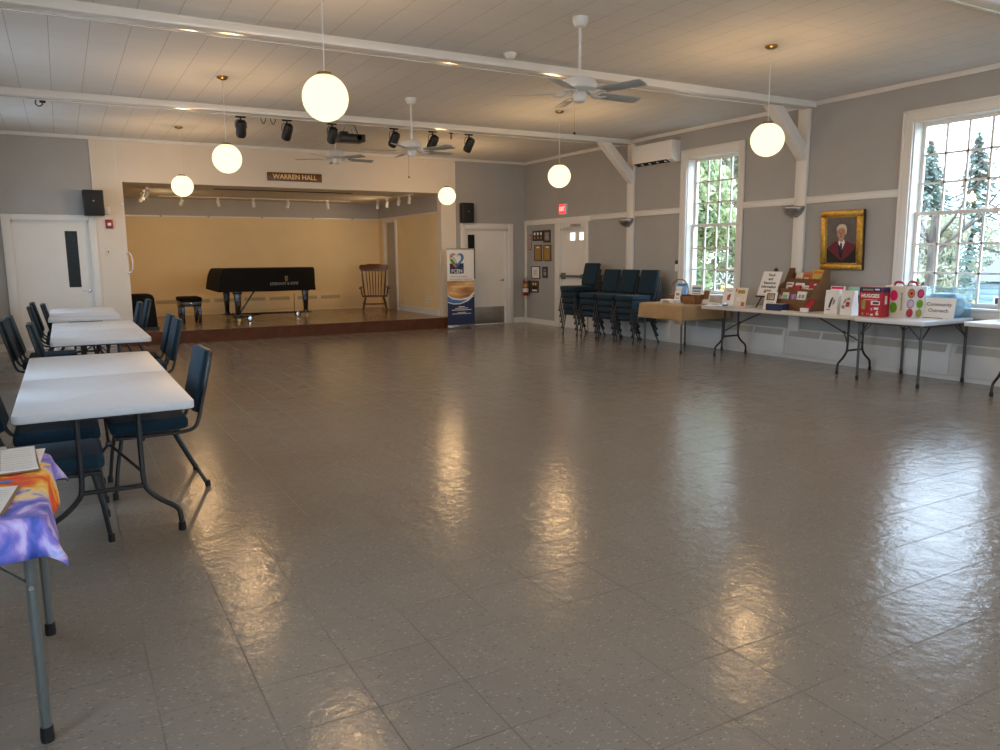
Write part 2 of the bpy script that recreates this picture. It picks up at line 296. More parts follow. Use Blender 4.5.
# ------------------------------------------------------------------ mesh builder
class MB:
    """collects shapes, then links them as ONE mesh object"""
    def __init__(s, mat):
        s.v, s.f, s.fm, s.mats = [], [], [], [mat]; s.cur = 0
    def use(s, mat):
        if mat not in s.mats: s.mats.append(mat)
        s.cur = s.mats.index(mat); return s
    def add(s, vs, fs, M=None):
        o = len(s.v)
        s.v += [tuple(M @ Vector(p)) if M is not None else tuple(p) for p in vs]
        s.f += [tuple(o+i for i in f) for f in fs]; s.fm += [s.cur]*len(fs)
        return s
    def addbm(s, bm, M=None):
        bm.verts.ensure_lookup_table(); bm.verts.index_update()
        s.add([v.co.copy() for v in bm.verts], [[v.index for v in f.verts] for f in bm.faces], M); bm.free(); return s
    def box(s, c, d, bev=0.0, M=None, seg=2, taper=None):
        x, y, z = d[0]/2, d[1]/2, d[2]/2
        vs = [Vector((i*x, j*y, k*z)) for k in (-1, 1) for j in (-1, 1) for i in (-1, 1)]
        if taper:
            for q in vs[:4]: q.x *= taper[0]; q.y *= taper[1]
        fs = [(0, 2, 3, 1), (4, 5, 7, 6), (0, 1, 5, 4), (2, 6, 7, 3), (0, 4, 6, 2), (1, 3, 7, 5)]
        bm = bmesh.new(); bv = [bm.verts.new(p) for p in vs]
        for f in fs: bm.faces.new([bv[i] for i in f])
        if bev > 0: bmesh.ops.bevel(bm, geom=bm.edges[:], offset=bev, segments=seg, profile=0.5, affect='EDGES')
        T = Matrix.Translation(c)
        return s.addbm(bm, T @ M if M is not None else T)
    def bx(s, x0, x1, y0, y1, z0, z1, bev=0.0):
        return s.box(((x0+x1)/2, (y0+y1)/2, (z0+z1)/2), (abs(x1-x0), abs(y1-y0), abs(z1-z0)), bev)
    def prism(s, poly, h, bev=0.0, M=None, seg=2, top_only=False):
        """polygon in XY pushed up by h"""
        bm = bmesh.new()
        a = [bm.verts.new((p[0], p[1], 0)) for p in poly]; b = [bm.verts.new((p[0], p[1], h)) for p in poly]
        n = len(poly)
        bm.faces.new(a[::-1]); bm.faces.new(b)
        for i in range(n): bm.faces.new((a[i], a[(i+1) % n], b[(i+1) % n], b[i]))
        bmesh.ops.recalc_face_normals(bm, faces=bm.faces[:])
        if bev > 0:
            ed = [e for e in bm.edges if abs(e.verts[0].co.z-e.verts[1].co.z) < 1e-6 and (not top_only or e.verts[0].co.z > h/2)]
            bmesh.ops.bevel(bm, geom=ed, offset=bev, segments=seg, profile=0.5, affect='EDGES')
        return s.addbm(bm, M)
    def tube(s, pts, r, seg=8, closed=False, flat=None, caps=True, smooth=0):
        P = [Vector(p) for p in pts]
        if smooth:
            Q = []
            n = len(P)
            for i in range(n if closed else n-1):
                p0, p1, p2, p3 = P[(i-1) % n if closed else max(i-1, 0)], P[i], P[(i+1) % n], P[(i+2) % n if closed else min(i+2, n-1)]
                for k in range(smooth):
                    t = k/smooth
                    Q.append(0.5*((2*p1)+(-p0+p2)*t+(2*p0-5*p1+4*p2-p3)*t*t+(-p0+3*p1-3*p2+p3)*t**3))
            if not closed: Q.append(P[-1])
            P = Q
        n = len(P); rad = r if isinstance(r, (list, tuple)) else [r]*n
        if len(rad) != n: rad = [rad[0]+(rad[-1]-rad[0])*i/(n-1) for i in range(n)]
        up = None; rings = []
        for i in range(n):
            if closed: t = (P[(i+1) % n]-P[i-1]).normalized()
            else: t = (P[min(i+1, n-1)]-P[max(i-1, 0)]).normalized()
            if up is None:
                up = t.cross(Vector((0, 0, 1)))
                if up.length < 1e-3: up = t.cross(Vector((1, 0, 0)))
                up.normalize()
            up = (up-t*up.dot(t)).normalized(); w = t.cross(up)
            rr = rad[i]; fx, fy = flat if flat else (1, 1)
            rings.append([P[i]+up*(cos(2*pi*(k+.5)/seg)*rr*fx)+w*(sin(2*pi*(k+.5)/seg)*rr*fy) for k in range(seg)])
        vs = [p for ring in rings for p in ring]; fs = []
        for i in range(n if closed else n-1):
            j = (i+1) % n
            for k in range(seg): fs.append((i*seg+k, i*seg+(k+1) % seg, j*seg+(k+1) % seg, j*seg+k))
        if caps and not closed: fs.append(tuple(range(seg))[::-1]); fs.append(tuple((n-1)*seg+k for k in range(seg)))
        return s.add(vs, fs)
    def lathe(s, prof, c=(0, 0, 0), seg=24, M=None):
        """profile of (radius, height) turned about Z"""
        vs, fs, n = [], [], len(prof)
        for r, z in prof:
            for k in range(seg): vs.append(Vector((r*cos(2*pi*k/seg), r*sin(2*pi*k/seg), z)))
        for i in range(n-1):
            for k in range(seg): fs.append((i*seg+k, i*seg+(k+1) % seg, (i+1)*seg+(k+1) % seg, (i+1)*seg+k))
        if prof[0][0] > 1e-4: fs.append(tuple(range(seg))[::-1])
        if prof[-1][0] > 1e-4: fs.append(tuple((n-1)*seg+k for k in range(seg)))
        T = Matrix.Translation(c)
        return s.add(vs, fs, T @ M if M is not None else T)
    def disc(s, c, rx, ry, M, h=0.002, seg=20):
        """thin ellipse in the local XY plane of M, h thick"""
        return s.prism([(c[0]+rx*cos(2*pi*k/seg), c[1]+ry*sin(2*pi*k/seg)) for k in range(seg)], h, M=M)
    def text(s, string, M, size, depth=0.002, align='CENTER', bold=0.0, sx=1.0):
        cu = bpy.data.curves.new('lettering', 'FONT'); cu.body = string; cu.size = size; cu.align_x = align; cu.align_y = 'CENTER'
        cu.extrude = depth/2; cu.offset = bold; cu.resolution_u = 2
        ob = bpy.data.objects.new('lettering', cu); COL.objects.link(ob)
        dg = bpy.context.evaluated_depsgraph_get(); me = ob.evaluated_get(dg).to_mesh()
        S = Matrix.Diagonal((sx, 1, 1, 1))
        s.add([v.co.copy() for v in me.vertices], [tuple(p.vertices) for p in me.polygons], M @ S)
        ob.evaluated_get(dg).to_mesh_clear(); bpy.data.objects.remove(ob); bpy.data.curves.remove(cu)
        return s
    def build(s, name, parent=None, loc=(0, 0, 0), rz=0.0, rot=None, sharp=35):
        me = bpy.data.meshes.new(name); me.from_pydata(s.v, [], s.f)
        for m in s.mats: me.materials.append(m)
        me.polygons.foreach_set('material_index', s.fm)
        bm = bmesh.new(); bm.from_mesh(me); bmesh.ops.recalc_face_normals(bm, faces=bm.faces[:]); bm.to_mesh(me); bm.free()
        me.polygons.foreach_set('use_smooth', [True]*len(me.polygons))
        me.set_sharp_from_angle(angle=R(sharp)); me.update()
        o = bpy.data.objects.new(name, me); COL.objects.link(o)
        o.location = loc; o.rotation_euler = rot if rot else (0, 0, rz)
        if parent: o.parent = parent
        return o

def tag(o, label=None, cat=None, group=None, kind=None):
    for k, v in (('label', label), ('category', cat), ('group', group), ('kind', kind)):
        if v: o[k] = v
    return o
def thing(name, label, cat, loc=(0, 0, 0), rz=0.0, group=None, rot=None):
    o = bpy.data.objects.new(name, None); COL.objects.link(o); o.empty_display_size = 0.1
    o.location = loc; o.rotation_euler = rot if rot else (0, 0, rz)
    return tag(o, label, cat, group)
def struct(o): o['kind'] = 'structure'; return o
def dup(root, loc, rz=None, label=None, group=None, scale=None):
    def cp(o, par):
        c = o.copy(); COL.objects.link(c)
        if par: c.parent = par
        for ch in list(o.children): cp(ch, c)
        return c
    r = cp(root, None); r.location = loc
    if rz is not None: r.rotation_euler = (0, 0, rz)
    if label: r['label'] = label
    if group: r['group'] = group
    if scale: r.scale = scale
    return r
def face(origin, right, up):
    """matrix whose local X = right, Y = up, Z = outward normal"""
    r, u = Vector(right).normalized(), Vector(up).normalized(); n = r.cross(u)
    return Matrix(((r.x, u.x, n.x, origin[0]), (r.y, u.y, n.y, origin[1]), (r.z, u.z, n.z, origin[2]), (0, 0, 0, 1)))
# ------------------------------------------------------------------ the room
XR, XL, YB, YF, HC = 9.17, -1.28, 15.07, -5.0, 3.555
SX0, SX1, SYF, SYB, SZ, SH = 1.03, 7.09, 14.73, 18.8, 0.22, 2.82     # stage opening, riser front, back, floor, ceiling

b = MB(FLOOR); b.bx(XL-.25, XR+.25, YF-.25, YB+.18, -.12, 0); struct(b.build('floor'))
b = MB(CEIL); b.bx(XL-.25, XR+.25, YF-.25, YB+.2, HC, HC+.15); struct(b.build('ceiling'))

def wall(name, axis, c0, c1, u0, u1, z0, z1, holes, mat):
    """a wall with openings; axis 'x' = plane of constant X from c0 to c1, holes (u0,u1,z0,z1)"""
    us = sorted({u0, u1, *[h[0] for h in holes], *[h[1] for h in holes]}); zs = sorted({z0, z1, *[h[2] for h in holes], *[h[3] for h in holes]})
    m = MB(mat)
    for i in range(len(us)-1):
        for j in range(len(zs)-1):
            uc, zc = (us[i]+us[i+1])/2, (zs[j]+zs[j+1])/2
            if any(h[0] < uc < h[1] and h[2] < zc < h[3] for h in holes): continue
            if axis == 'x': m.bx(c0, c1, us[i], us[i+1], zs[j], zs[j+1])
            else: m.bx(us[i], us[i+1], c0, c1, zs[j], zs[j+1])
    return struct(m.build(name))

WZ0, WZ1 = 0.86, 3.08
WINR = [(8.74, 9.87), (4.79, 5.95), (0.82, 1.98), (-3.15, -1.99)]
WINL = WINR+[(12.35, 13.5)]  # last opening is added, unseen, to brighten the door corner
holesR = [(a, c, WZ0, WZ1) for a, c in WINR] + [(12.76, 13.63, 0, 2.05)]
wall('wall_right', 'x', XR, XR+.25, YF, YB+.2, 0, HC, holesR, WALL)
wall('wall_left', 'x', XL-.25, XL, YF, YB+.2, 0, HC, [(a, c, WZ0, WZ1) for a, c in WINL], WALL)
ADDED_REARW = [(-.35, 1.25), (2.15, 3.75), (4.65, 6.25), (7.0, 8.6)]  # rear openings added out of view to let more light in
wall('wall_rear', 'y', YF-.25, YF, XL-.25, XR+.25, 0, HC, [(a, c, WZ0, WZ1) for a, c in ADDED_REARW], WALL)
DL, DR = (-0.67, 0.46, 0, 2.15), (7.66, 8.71, 0, 2.09)
wall('wall_back', 'y', YB, YB+.18, XL, .57, 0, HC, [DL], WALL)
wall('wall_back', 'y', YB, YB+.18, 7.42, XR, 0, HC, [DR], WALL)
wall('wall_back', 'y', YB-.012, YB+.18, .57, 7.42, 0, HC, [(SX0, SX1, 0, SH)], CREAM)
# alcove of the stage
b = MB(STFLOOR); b.bx(SX0, SX1, SYF, SYB, SZ-.04, SZ); b.bx(.80, SX0, SYF, YB-.013, SZ-.04, SZ); b.bx(SX1, 7.20, SYF, YB-.013, SZ-.04, SZ); struct(b.build('stage_floor'))
b = MB(REDWOOD); b.bx(.78, 7.22, SYF-.025, SYF, 0, SZ+.004); b.bx(.78, .80, SYF, YB-.013, 0, SZ); b.bx(7.20, 7.22, SYF, YB-.013, 0, SZ); struct(b.build('stage_riser_trim'))
b = MB(STCREAM); b.bx(SX0, SX1, SYB, SYB+.1, SZ, 2.43); b.use(STGREY); b.bx(SX0, SX1, SYB, SYB+.1, 2.43, SH); struct(b.build('stage_rear_wall'))
for nm, x0, x1, holes in (('stage_side_wall', SX0-.1, SX0, []), ('stage_side_wall', SX1, SX1+.1, [(17.66, 18.36, SZ, 2.34)])):
    m = MB(STCREAM)
    zs = (SZ, 2.34, 2.43)
    if holes:
        m.bx(x0, x1, YB+.18, 17.66, SZ, 2.34); m.bx(x0, x1, 18.36, SYB, SZ, 2.34); m.bx(x0, x1, YB+.18, SYB, 2.34, 2.43)
    else: m.bx(x0, x1, YB+.18, SYB, SZ, 2.43)
    m.use(STGREY); m.bx(x0, x1, YB+.18, SYB, 2.43, SH); struct(m.build(nm))
b = MB(STCEIL); b.bx(SX0-.1, SX1+.1, YB+.18, SYB+.1, SH, SH+.08); struct(b.build('stage_ceiling'))
# picture rail with small hooks between cream and grey on the stage
b = MB(TRIM); b.bx(SX0, SX1, SYB-.018, SYB, 2.425, 2.455); struct(b.build('trim_1'))
b = MB(TRIM); b.bx(SX1-.018, SX1, YB+.18, SYB-.02, 2.425, 2.455); b.bx(SX1-.014, SX1, YB+.18, 17.56, SZ, SZ+.14); struct(b.build('trim_2'))
b = MB(STGREY)
for x in (2.0, 3.0, 4.2, 5.4, 6.4): b.bx(x-.02, x+.02, SYB-.03, SYB-.018, 2.42, 2.48)
struct(b.build('trim_3'))

# ceiling beams, posts and braces
for y0, y1 in ((11.27, 11.49), (7.37, 7.57), (3.65, 3.85), (-.30, -.10)):
    b = MB(BEAM); b.box(((XL+XR)/2, (y0+y1)/2, HC-.04), (XR-XL, y1-y0, .085), .012)
    b.bx(XL, XR, y1-.012, y1+.012, HC-.088, HC-.06)
    struct(b.build('ceiling_beam'))
    yc = {11.27: 11.30, 7.37: 7.55}.get(y0, (y0+y1)/2)
    for s, X in ((1, XR), (-1, XL)):
        p = MB(TRIM); p.box((X-s*.025, yc, (HC-.08)/2), (.05, .185, HC-.08), .006); struct(p.build('wall_post_column'))
        # the diagonal brace runs from the post up to the beam
        c = MB(TRIM)
        c.prism([(.045, 2.78), (.045, 3.0), (.54, HC-.085), (.77, HC-.085)], .15, .006, M=Matrix(((-s, 0, 0, X), (0, 0, 1, yc-.075), (0, 1, 0, 0), (0, 0, 0, 1))))
        struct(c.build('brace_beam'))

# crown moulding, chair rail, baseboards
def trim(n, *boxes, mat=TRIM, bev=.006):
    b = MB(mat)
    for q in boxes: b.box(((q[0]+q[1])/2, (q[2]+q[3])/2, (q[4]+q[5])/2), (q[1]-q[0], q[3]-q[2], q[5]-q[4]), bev)
    return struct(b.build('trim_%d' % n))
segs = lambda y0, y1: [(a, c) for a, c in zip([y0]+[y+.18 for y in ()], [y1])]
PY = [(11.30-.0925, 11.30+.0925), (7.55-.0925, 7.55+.0925), (3.75-.0725, 3.75+.0725), (-.2-.0725, -.2+.0725)]
def between(lo, hi, cuts):
    out, a = [], lo
    for c0, c1 in sorted(cuts):
        if c1 <= lo or c0 >= hi: continue
        if c0 > a: out.append((a, c0))
        a = max(a, c1)
    if a < hi: out.append((a, hi))
    return out
BY = [(11.27, 11.502), (7.37, 7.582), (3.65, 3.862), (-.30, -.088)]
trim(4, *[(XR-.035, XR, a, c, HC-.06, HC) for a, c in between(YF, YB, BY)])
trim(5, *[(XL, XL+.035, a, c, HC-.06, HC) for a, c in between(YF, YB, BY)])
trim(6, (XL+.036, XR-.036, YB-.05, YB-.013, HC-.055, HC))
WC = [(a-.12, c+.12) for a, c in WINR]
rail = between(YF, 12.56, PY+WC)
trim(7, *[(XR-.03, XR, a, c, 2.19, 2.285) for a, c in rail]); trim(8, *[(XL, XL+.03, a, c, 2.19, 2.285) for a, c in between(YF, YB, PY+WC+[(12.23, 13.62)])])
trim(9, *[(XR-.05, XR-.03, a, c, 2.265, 2.285) for a, c in rail])
# boarding around the exit door and the plaque panel
trim(10, (XR-.03, XR, 12.56, YB-.02, 2.17, 2.28), (XR-.02, XR, 12.76, 13.63, 2.05, 2.17)); trim(11, (XR-.03, XR, 12.62, 12.76, .0, 2.17)); trim(12, (XR-.035, XR, 13.63, 13.80, 0, 2.17)); trim(13, (XR-.03, XR, YB-.10, YB-.02, 0, 2.17))
struct(MB(TRIM).bx(XR-.02, XR, 13.80, YB-.10, 0, .11).build('baseboard_right'))
struct(MB(TRIM).bx(XL, -.81, YB-.02, YB, 0, .12).bx(.585, .78, YB-.034, YB-.013, 0, .12).build('baseboard_back'))
struct(MB(TRIM).bx(7.43, 7.53, YB-.02, YB, 0, .12).bx(8.86, XR, YB-.02, YB, 0, .12).build('baseboard_back'))
struct(MB(TRIM).bx(XL, XL+.02, YF, YB, 0, .12).build('baseboard_left'))
trim(14, (.56, .582, YB-.024, YB-.012, 0, HC-.06)); trim(15, (7.41, 7.432, YB-.024, YB-.012, 0, HC-.06))

# windows
def window(n, X, s, y0, y1):
    """double-hung sash window with twelve panes over twelve; s = +1 on the right wall, -1 on the left"""
    w = MB(TRIM)
    bx = lambda m, d0, d1, a, c, z0, z1, bev=.004: m.box((X+s*(d0+d1)/2, (a+c)/2, (z0+z1)/2), (abs(d1-d0), c-a, z1-z0), bev)
    cw = .12
    bx(w, -.025, 0, y0-cw, y0, WZ0-.02, WZ1+cw); bx(w, -.025, 0, y1, y1+cw, WZ0-.02, WZ1+cw); bx(w, -.025, 0, y0-.001, y1+.001, WZ1, WZ1+cw)
    bx(w, -.040, -.025, y0-cw-.01, y0-cw+.02, WZ0-.02, WZ1+cw+.01); bx(w, -.040, -.025, y1+cw-.02, y1+cw+.01, WZ0-.02, WZ1+cw+.01); bx(w, -.040, -.025, y0-cw, y1+cw, WZ1+cw-.02, WZ1+cw+.01)
    bx(w, 0, .25, y0-.001, y0+.015, WZ0, WZ1); bx(w, 0, .25, y1-.015, y1+.001, WZ0, WZ1); bx(w, 0, .25, y0, y1, WZ1-.015, WZ1+.001)
    o = struct(w.build('window_%d' % n))
    m = MB(TRIM); bx(m, -.06, .25, y0-.05, y1+.05, WZ0-.035, WZ0, .008); bx(m, -.02, 0, y0-cw, y1+cw, WZ0-.12, WZ0-.035); m.build('window_sill', o)
    zm = 1.975
    for nm, d, za, zb in (('upper_sash', .155, zm-.02, WZ1-.015), ('lower_sash', .115, WZ0, zm+.025)):
        f = MB(TRIM); ya, yb = y0+.015, y1-.015; st = .042
        bx(f, d, d+.035, ya, ya+st, za, zb); bx(f, d, d+.035, yb-st, yb, za, zb); bx(f, d, d+.035, ya+st, yb-st, za, za+(.05 if za < 1 else .04)); bx(f, d, d+.035, ya+st, yb-st, zb-.045, zb)
        gw = (yb-ya-2*st)/4; z0 = za+.045; gh = (zb-.045-z0)/3
        for k in (1, 2, 3): bx(f, d+.006, d+.03, ya+st+k*gw-.0125, ya+st+k*gw+.0125, z0, zb-.045, 0)
        for k in (1, 2): bx(f, d+.006, d+.03, ya+st, yb-st, z0+k*gh-.0125, z0+k*gh+.0125, 0)
        fo = f.build(nm, o)
        g = MB(GLASS); bx(g, d+.016, d+.019, ya+st-.005, yb-st+.005, z0-.005, zb-.04, 0); g.build('pane', fo)
for i, (a, c) in enumerate(WINR): window(i+1, XR, 1, a, c)
for i, (a, c) in enumerate(WINL): window(i+5, XL, -1, a, c)

for i, (a, c) in enumerate(ADDED_REARW):  # frames and glass for the added, unseen rear openings
    w = MB(TRIM); w.bx(a-.12, a, YF, YF+.025, WZ0-.02, WZ1+.12); w.bx(c, c+.12, YF, YF+.025, WZ0-.02, WZ1+.12); w.bx(a, c, YF, YF+.025, WZ1, WZ1+.12); w.bx(a-.12, c+.12, YF-.2, YF+.06, WZ0-.035, WZ0)
    o = struct(w.build('window_%d' % (i+10)))
    f = MB(TRIM); y = YF-.15
    for q in ((a, a+.045, WZ0, WZ1), (c-.045, c, WZ0, WZ1), (a, c, WZ0, WZ0+.05), (a, c, WZ1-.05, WZ1), (a, c, 1.95, 2.0)): f.bx(q[0], q[1], y, y+.04, q[2], q[3])
    for k in (1, 2, 3, 4, 5): x = a+(c-a)*k/6; f.bx(x-.0125, x+.0125, y+.006, y+.034, WZ0, WZ1)
    for z in (1.24, 1.6, 2.34, 2.7): f.bx(a, c, y+.006, y+.034, z-.0125, z+.0125)
    fo = f.build('sash', o); g = MB(GLASS); g.bx(a+.02, c-.02, y+.018, y+.021, WZ0+.02, WZ1-.02); g.build('pane', fo)

# doors of the end wall
def slab_door(n, x0, x1, h, slit, kick, handle_x, fx0, fx1, fz):
    f = MB(TRIM)
    f.box(((fx0+x0)/2, YB-.012, fz/2), (x0-fx0, .045, fz), .006); f.box(((fx1+x1)/2, YB-.012, fz/2), (fx1-x1, .045, fz), .006); f.box(((x0+x1)/2, YB-.012, (h+fz)/2), (x1-x0+.002, .045, fz-h), .006)
    f.bx(x0, x0+.03, YB+.012, YB+.18, 0, h); f.bx(x1-.03, x1, YB+.012, YB+.18, 0, h); f.bx(x0, x1, YB+.012, YB+.18, h-.03, h)
    o = struct(f.build('door_%d' % n))
    s0, s1 = slit[0], slit[1]; y = YB+.05
    d = MB(DOORW)
    for q in ((x0+.03, s0, .001, h-.03), (s1, x1-.03, .001, h-.03), (s0, s1, .001, slit[2]), (s0, s1, slit[3], h-.03)): d.bx(q[0], q[1], y, y+.045, q[2], q[3])
    d = d.build('door_leaf', o)
    g = MB(DARKGLASS); g.bx(s0, s1, y+.012, y+.03, slit[2], slit[3]); g.use(DOORW)
    g.bx(s0-.012, s0, y-.005, y, slit[2]-.012, slit[3]+.012); g.bx(s1, s1+.012, y-.005, y, slit[2]-.012, slit[3]+.012); g.build('door_pane', o)
    if kick: MB(STEEL).box(((x0+x1)/2, y-.003, .20), (x1-x0-.12, .005, .37), .001).build('kick_plate', o)
    k = MB(CHROME); k.lathe([(0, -.008), (.028, -.008), (.030, 0), (.012, .004), (.011, .05), (0, .05)], (handle_x, y, .97), 16, Matrix.Rotation(pi/2, 4, 'X')); k.tube([(handle_x, y-.05, .97), (handle_x-.11, y-.05, .965)], .009, 8); k.build('door_handle', o)
    return o
slab_door(1, -.67, .46, 2.15, (.09, .275, 1.03, 1.98), False, .39, -.80, .575, 2.245)
slab_door(2, 7.66, 8.71, 2.09, (7.745, 7.92, 1.01, 1.97), True, 8.62, 7.54, 8.85, 2.21)

# outside door with panic bar in the window wall
f = MB(TRIM); f.bx(XR, XR+.25, 12.76, 12.785, 0, 2.05); f.bx(XR, XR+.25, 13.605, 13.63, 0, 2.05); f.bx(XR, XR+.25, 12.76, 13.63, 2.025, 2.05); d3 = struct(f.build('door_3'))
d = MB(DOORW); X = XR+.03
for q in ((12.787, 12.80, 1.81, 1.965), (12.99, 13.13, 1.81, 1.965), (13.32, 13.603, 1.81, 1.965), (12.787, 13.603, .001, 1.81), (12.787, 13.603, 1.965, 2.024)): d.bx(X, X+.045, *q)
d.build('door_leaf', d3)
for a in (12.80, 13.13):
    g = MB(FROST); g.bx(X+.015, X+.02, a, a+.19, 1.81, 1.965); g.use(DOORW)
    g.bx(X-.004, X, a-.012, a, 1.798, 1.977); g.bx(X-.004, X, a+.19, a+.202, 1.798, 1.977); g.build('door_pane', d3)
k = MB(GREYM); k.box((X-.05, 13.2, 1.08), (.05, .80, .05), .01); k.box((X-.03, 13.52, 1.08), (.07, .10, .13), .012); k.box((X-.03, 12.84, 1.08), (.06, .06, .09), .01); k.build('panic_bar', d3)
k = MB(STEEL); k.box((XR-.055, 13.02, 2.105), (.06, .26, .055), .008); k.tube([(XR-.06, 13.12, 2.08), (XR-.14, 13.30, 2.06), (XR-.02, 13.50, 2.045)], .009, 6); k.build('door_closer', d3)

# hollow dark door at the side of the stage
f = MB(TRIM); f.box((SX1-.012, 17.61, 1.30), (.03, .10, 2.16), .004); f.box((SX1-.012, 18.41, 1.30), (.03, .10, 2.16), .004); f.box((SX1-.012, 18.01, 2.36), (.03, .70, .06), .004); d4 = struct(f.build('door_4'))
MB(DOORG).bx(SX1+.05, SX1+.09, 17.65, 18.37, SZ-.04, 2.35).build('door_leaf', d4)

MB(DOORG).bx(SX1, SX1+.1, 17.60, 18.42, SZ-.06, SZ+.004).build('threshold', d4)
# slot in the stage ceiling for the curtain track
b = MB(RUBBER); b.bx(2.66, 5.40, 15.75, 15.83, SH-.012, SH-.002); struct(b.build('ceiling_trim'))
# ------------------------------------------------------------------ heaters
def heater(name, label, X, y0, y1, loc=None, s=1):
    """finned baseboard heater along the wall: sloped grille top, flat front, dark toe gap"""
    t = thing(name, label, 'heater', (X, (y0+y1)/2, 0))
    L_ = y1-y0; k = int(round(L_/1.25)); u = L_/k
    for i in range(k):
        a = -L_/2+i*u
        m = MB(HEATERW)
        M = Matrix(((-s, 0, 0, 0), (0, 0, 1, a+.003), (0, 1, 0, 0), (0, 0, 0, 1)))
        m.prism([(0, .06), (.085, .06), (.085, .30), (.035, .43), (0, .43)], u-.006, .003, M=M)
        m.bx(-s*.075, -s*.0, a, a+u, .0, .055)
        p = m.build('heater_panel', t)
        g = MB(GRILLE)
        for q in (0, 1):
            c0, c1 = a+.06+q*(u-.08)/2, a+.06+(q+1)*(u-.08)/2-.045
            n = Vector((-s*.933, 0, .36)); P0 = Vector((-s*.077, 0, .325)); P1 = Vector((-s*.043, 0, .412)); off = n*.002
            vs = [P0+off, P1+off, P1-n*.004, P0-n*.004]
            g.add([Vector((v.x, c, v.z)) for c in (c0, c1) for v in vs], [(0, 1, 2, 3), (7, 6, 5, 4), (0, 4, 5, 1), (1, 5, 6, 2), (2, 6, 7, 3), (3, 7, 4, 0)])
        g.build('grille', p)
    return t
heater('baseboard_heater', 'long white finned baseboard heater under the tall windows beside the chair stacks', XR, -2.0, 12.5)
t = thing('baseboard_heater', 'cream baseboard heater along the stage rear wall behind the piano', 'heater', (4.0, SYB, SZ))
for i in range(4):
    a = -2.9+i*1.25
    m = MB(STCREAM); m.box((a+.62, -.035, .24), (1.23, .07, .36), .006); m.box((a+.62, -.03, .03), (1.23, .05, .05), .0); p = m.build('heater_panel', t)
    g = MB(STGRILLE)
    for q in (0, 1): g.bx(a+.08+q*.58, a+.56+q*.58, -.0715, -.069, .28, .36)
    g.build('grille', p)

# ------------------------------------------------------------------ globes, fans, spots
def pendant(loc, label):
    t = thing('pendant_light', label, 'lamp', (loc[0], loc[1], HC), 0, 'opal globe lamps')
    dz = loc[2]-HC; r = .166
    MB(BRASS).lathe([(0, 0), (.062, 0), (.062, -.012), (.045, -.028), (.015, -.036), (0, -.036)]).build('ceiling_rose', t)
    MB(WHITEP).tube([(0, 0, -.03), (0, 0, dz+r)], .004, 6).build('cord', t)
    MB(BRASS).lathe([(.055, dz+r-.022), (.060, dz+r-.012), (.052, dz+r+.008), (.02, dz+r+.016), (0, dz+r+.016)]).build('fitter_cap', t)
    g = MB(GLOBE); n = 20
    prof = [(max(0, r*sin(pi*i/n)), dz-r*cos(pi*i/n)) for i in range(n)] + [(.050, dz+r*.955)]
    g.lathe(prof, seg=32); g.build('globe', t)
    ld = bpy.data.lights.new('globe_bulb', 'POINT'); ld.energy = BULB; ld.color = (1.0, .60, .27); ld.shadow_soft_size = .09
    lo = bpy.data.objects.new('globe_bulb', ld); COL.objects.link(lo); lo.location = loc
    return t
GL = [((1.77, 5.69, 2.647), 'largest lit opal globe lamp, hanging before the near ceiling beam'),
      ((6.35, 5.69, 2.647), 'lit opal globe lamp overlapping the diagonal brace by the double-sash window'),
      ((1.78, 9.58, 2.647), 'lit opal globe lamp hanging before the stage header near the black spotlights'),
      ((6.42, 9.58, 2.645), 'lit opal globe lamp hanging in front of the red EXIT sign wall'),
      ((1.78, 13.40, 2.644), 'lit opal globe lamp hanging before the stage opening above the piano bench'),
      ((6.44, 13.40, 2.63), 'smallest lit opal globe lamp, above the black wall speaker and upright banner'),
      ((1.77, 1.75, 2.647), 'lit opal globe lamp above the tie-dyed table near the viewer'),
      ((6.38, 1.75, 2.647), 'lit opal globe lamp above the floor by the near window')]
for l, lab in GL: pendant(l, lab)

def fan(x, y, zh, a0, label, chain=True):
    t = thing('ceiling_fan', label, 'fan', (x, y, HC), 0, 'white ceiling fans'); h = zh-HC
    MB(FANW).lathe([(0, 0), (.072, 0), (.072, -.03), (.05, -.075), (.02, -.09), (0, -.09)]).build('canopy', t)
    MB(FANW).tube([(0, 0, -.05), (0, 0, h+.09)], .013, 10).build('downrod', t)
    MB(FANW).lathe([(0, h+.095), (.06, h+.09), (.135, h+.07), (.155, h+.03), (.15, h-.01), (.11, h-.035), (.05, h-.04), (0, h-.04)], seg=28).build('motor_housing', t)
    MB(FANW).lathe([(0, h-.03), (.055, h-.035), (.06, h-.06), (.055, h-.11), (.035, h-.125), (0, h-.125)], seg=20).build('switch_housing', t)
    for k in range(5):
        a = a0+k*2*pi/5; M = Matrix.Rotation(a, 4, 'Z')
        br = MB(FANW); br.add([], [])
        for sgn in (-1, 1): br.tube([M @ Vector((.10, sgn*.012, h-.035)), M @ Vector((.16, sgn*.03, h-.065)), M @ Vector((.235, sgn*.03, h-.06))], .008, 6)
        br.box(M @ Vector((.235, 0, h-.058)), (.05, .10, .008), .002, M=M)
        T = M @ Matrix.Translation((.21, 0, h-.05)) @ Matrix.Rotation(R(-12), 4, 'X')
        bl = MB(FANBLADE); bl.prism([(0, -.052), (.10, -.062), (.40, -.066), (.45, -.055), (.45, .050), (.42, .066), (.10, .062), (0, .052)], .007, .002, M=T)
        bl = bl.build('blade', t); br.build('blade_iron', bl)
    if chain:
        c = MB(BRASS); c.tube([(-.05, 0, h-.11), (-.052, 0, h-.38)], .0025, 6); c.use(DARKBROWN); c.lathe([(0, -.014), (.012, -.005), (.012, .006), (0, .015)], (-.052, 0, h-.39), 10); c.build('pull_chain', t)
    return t
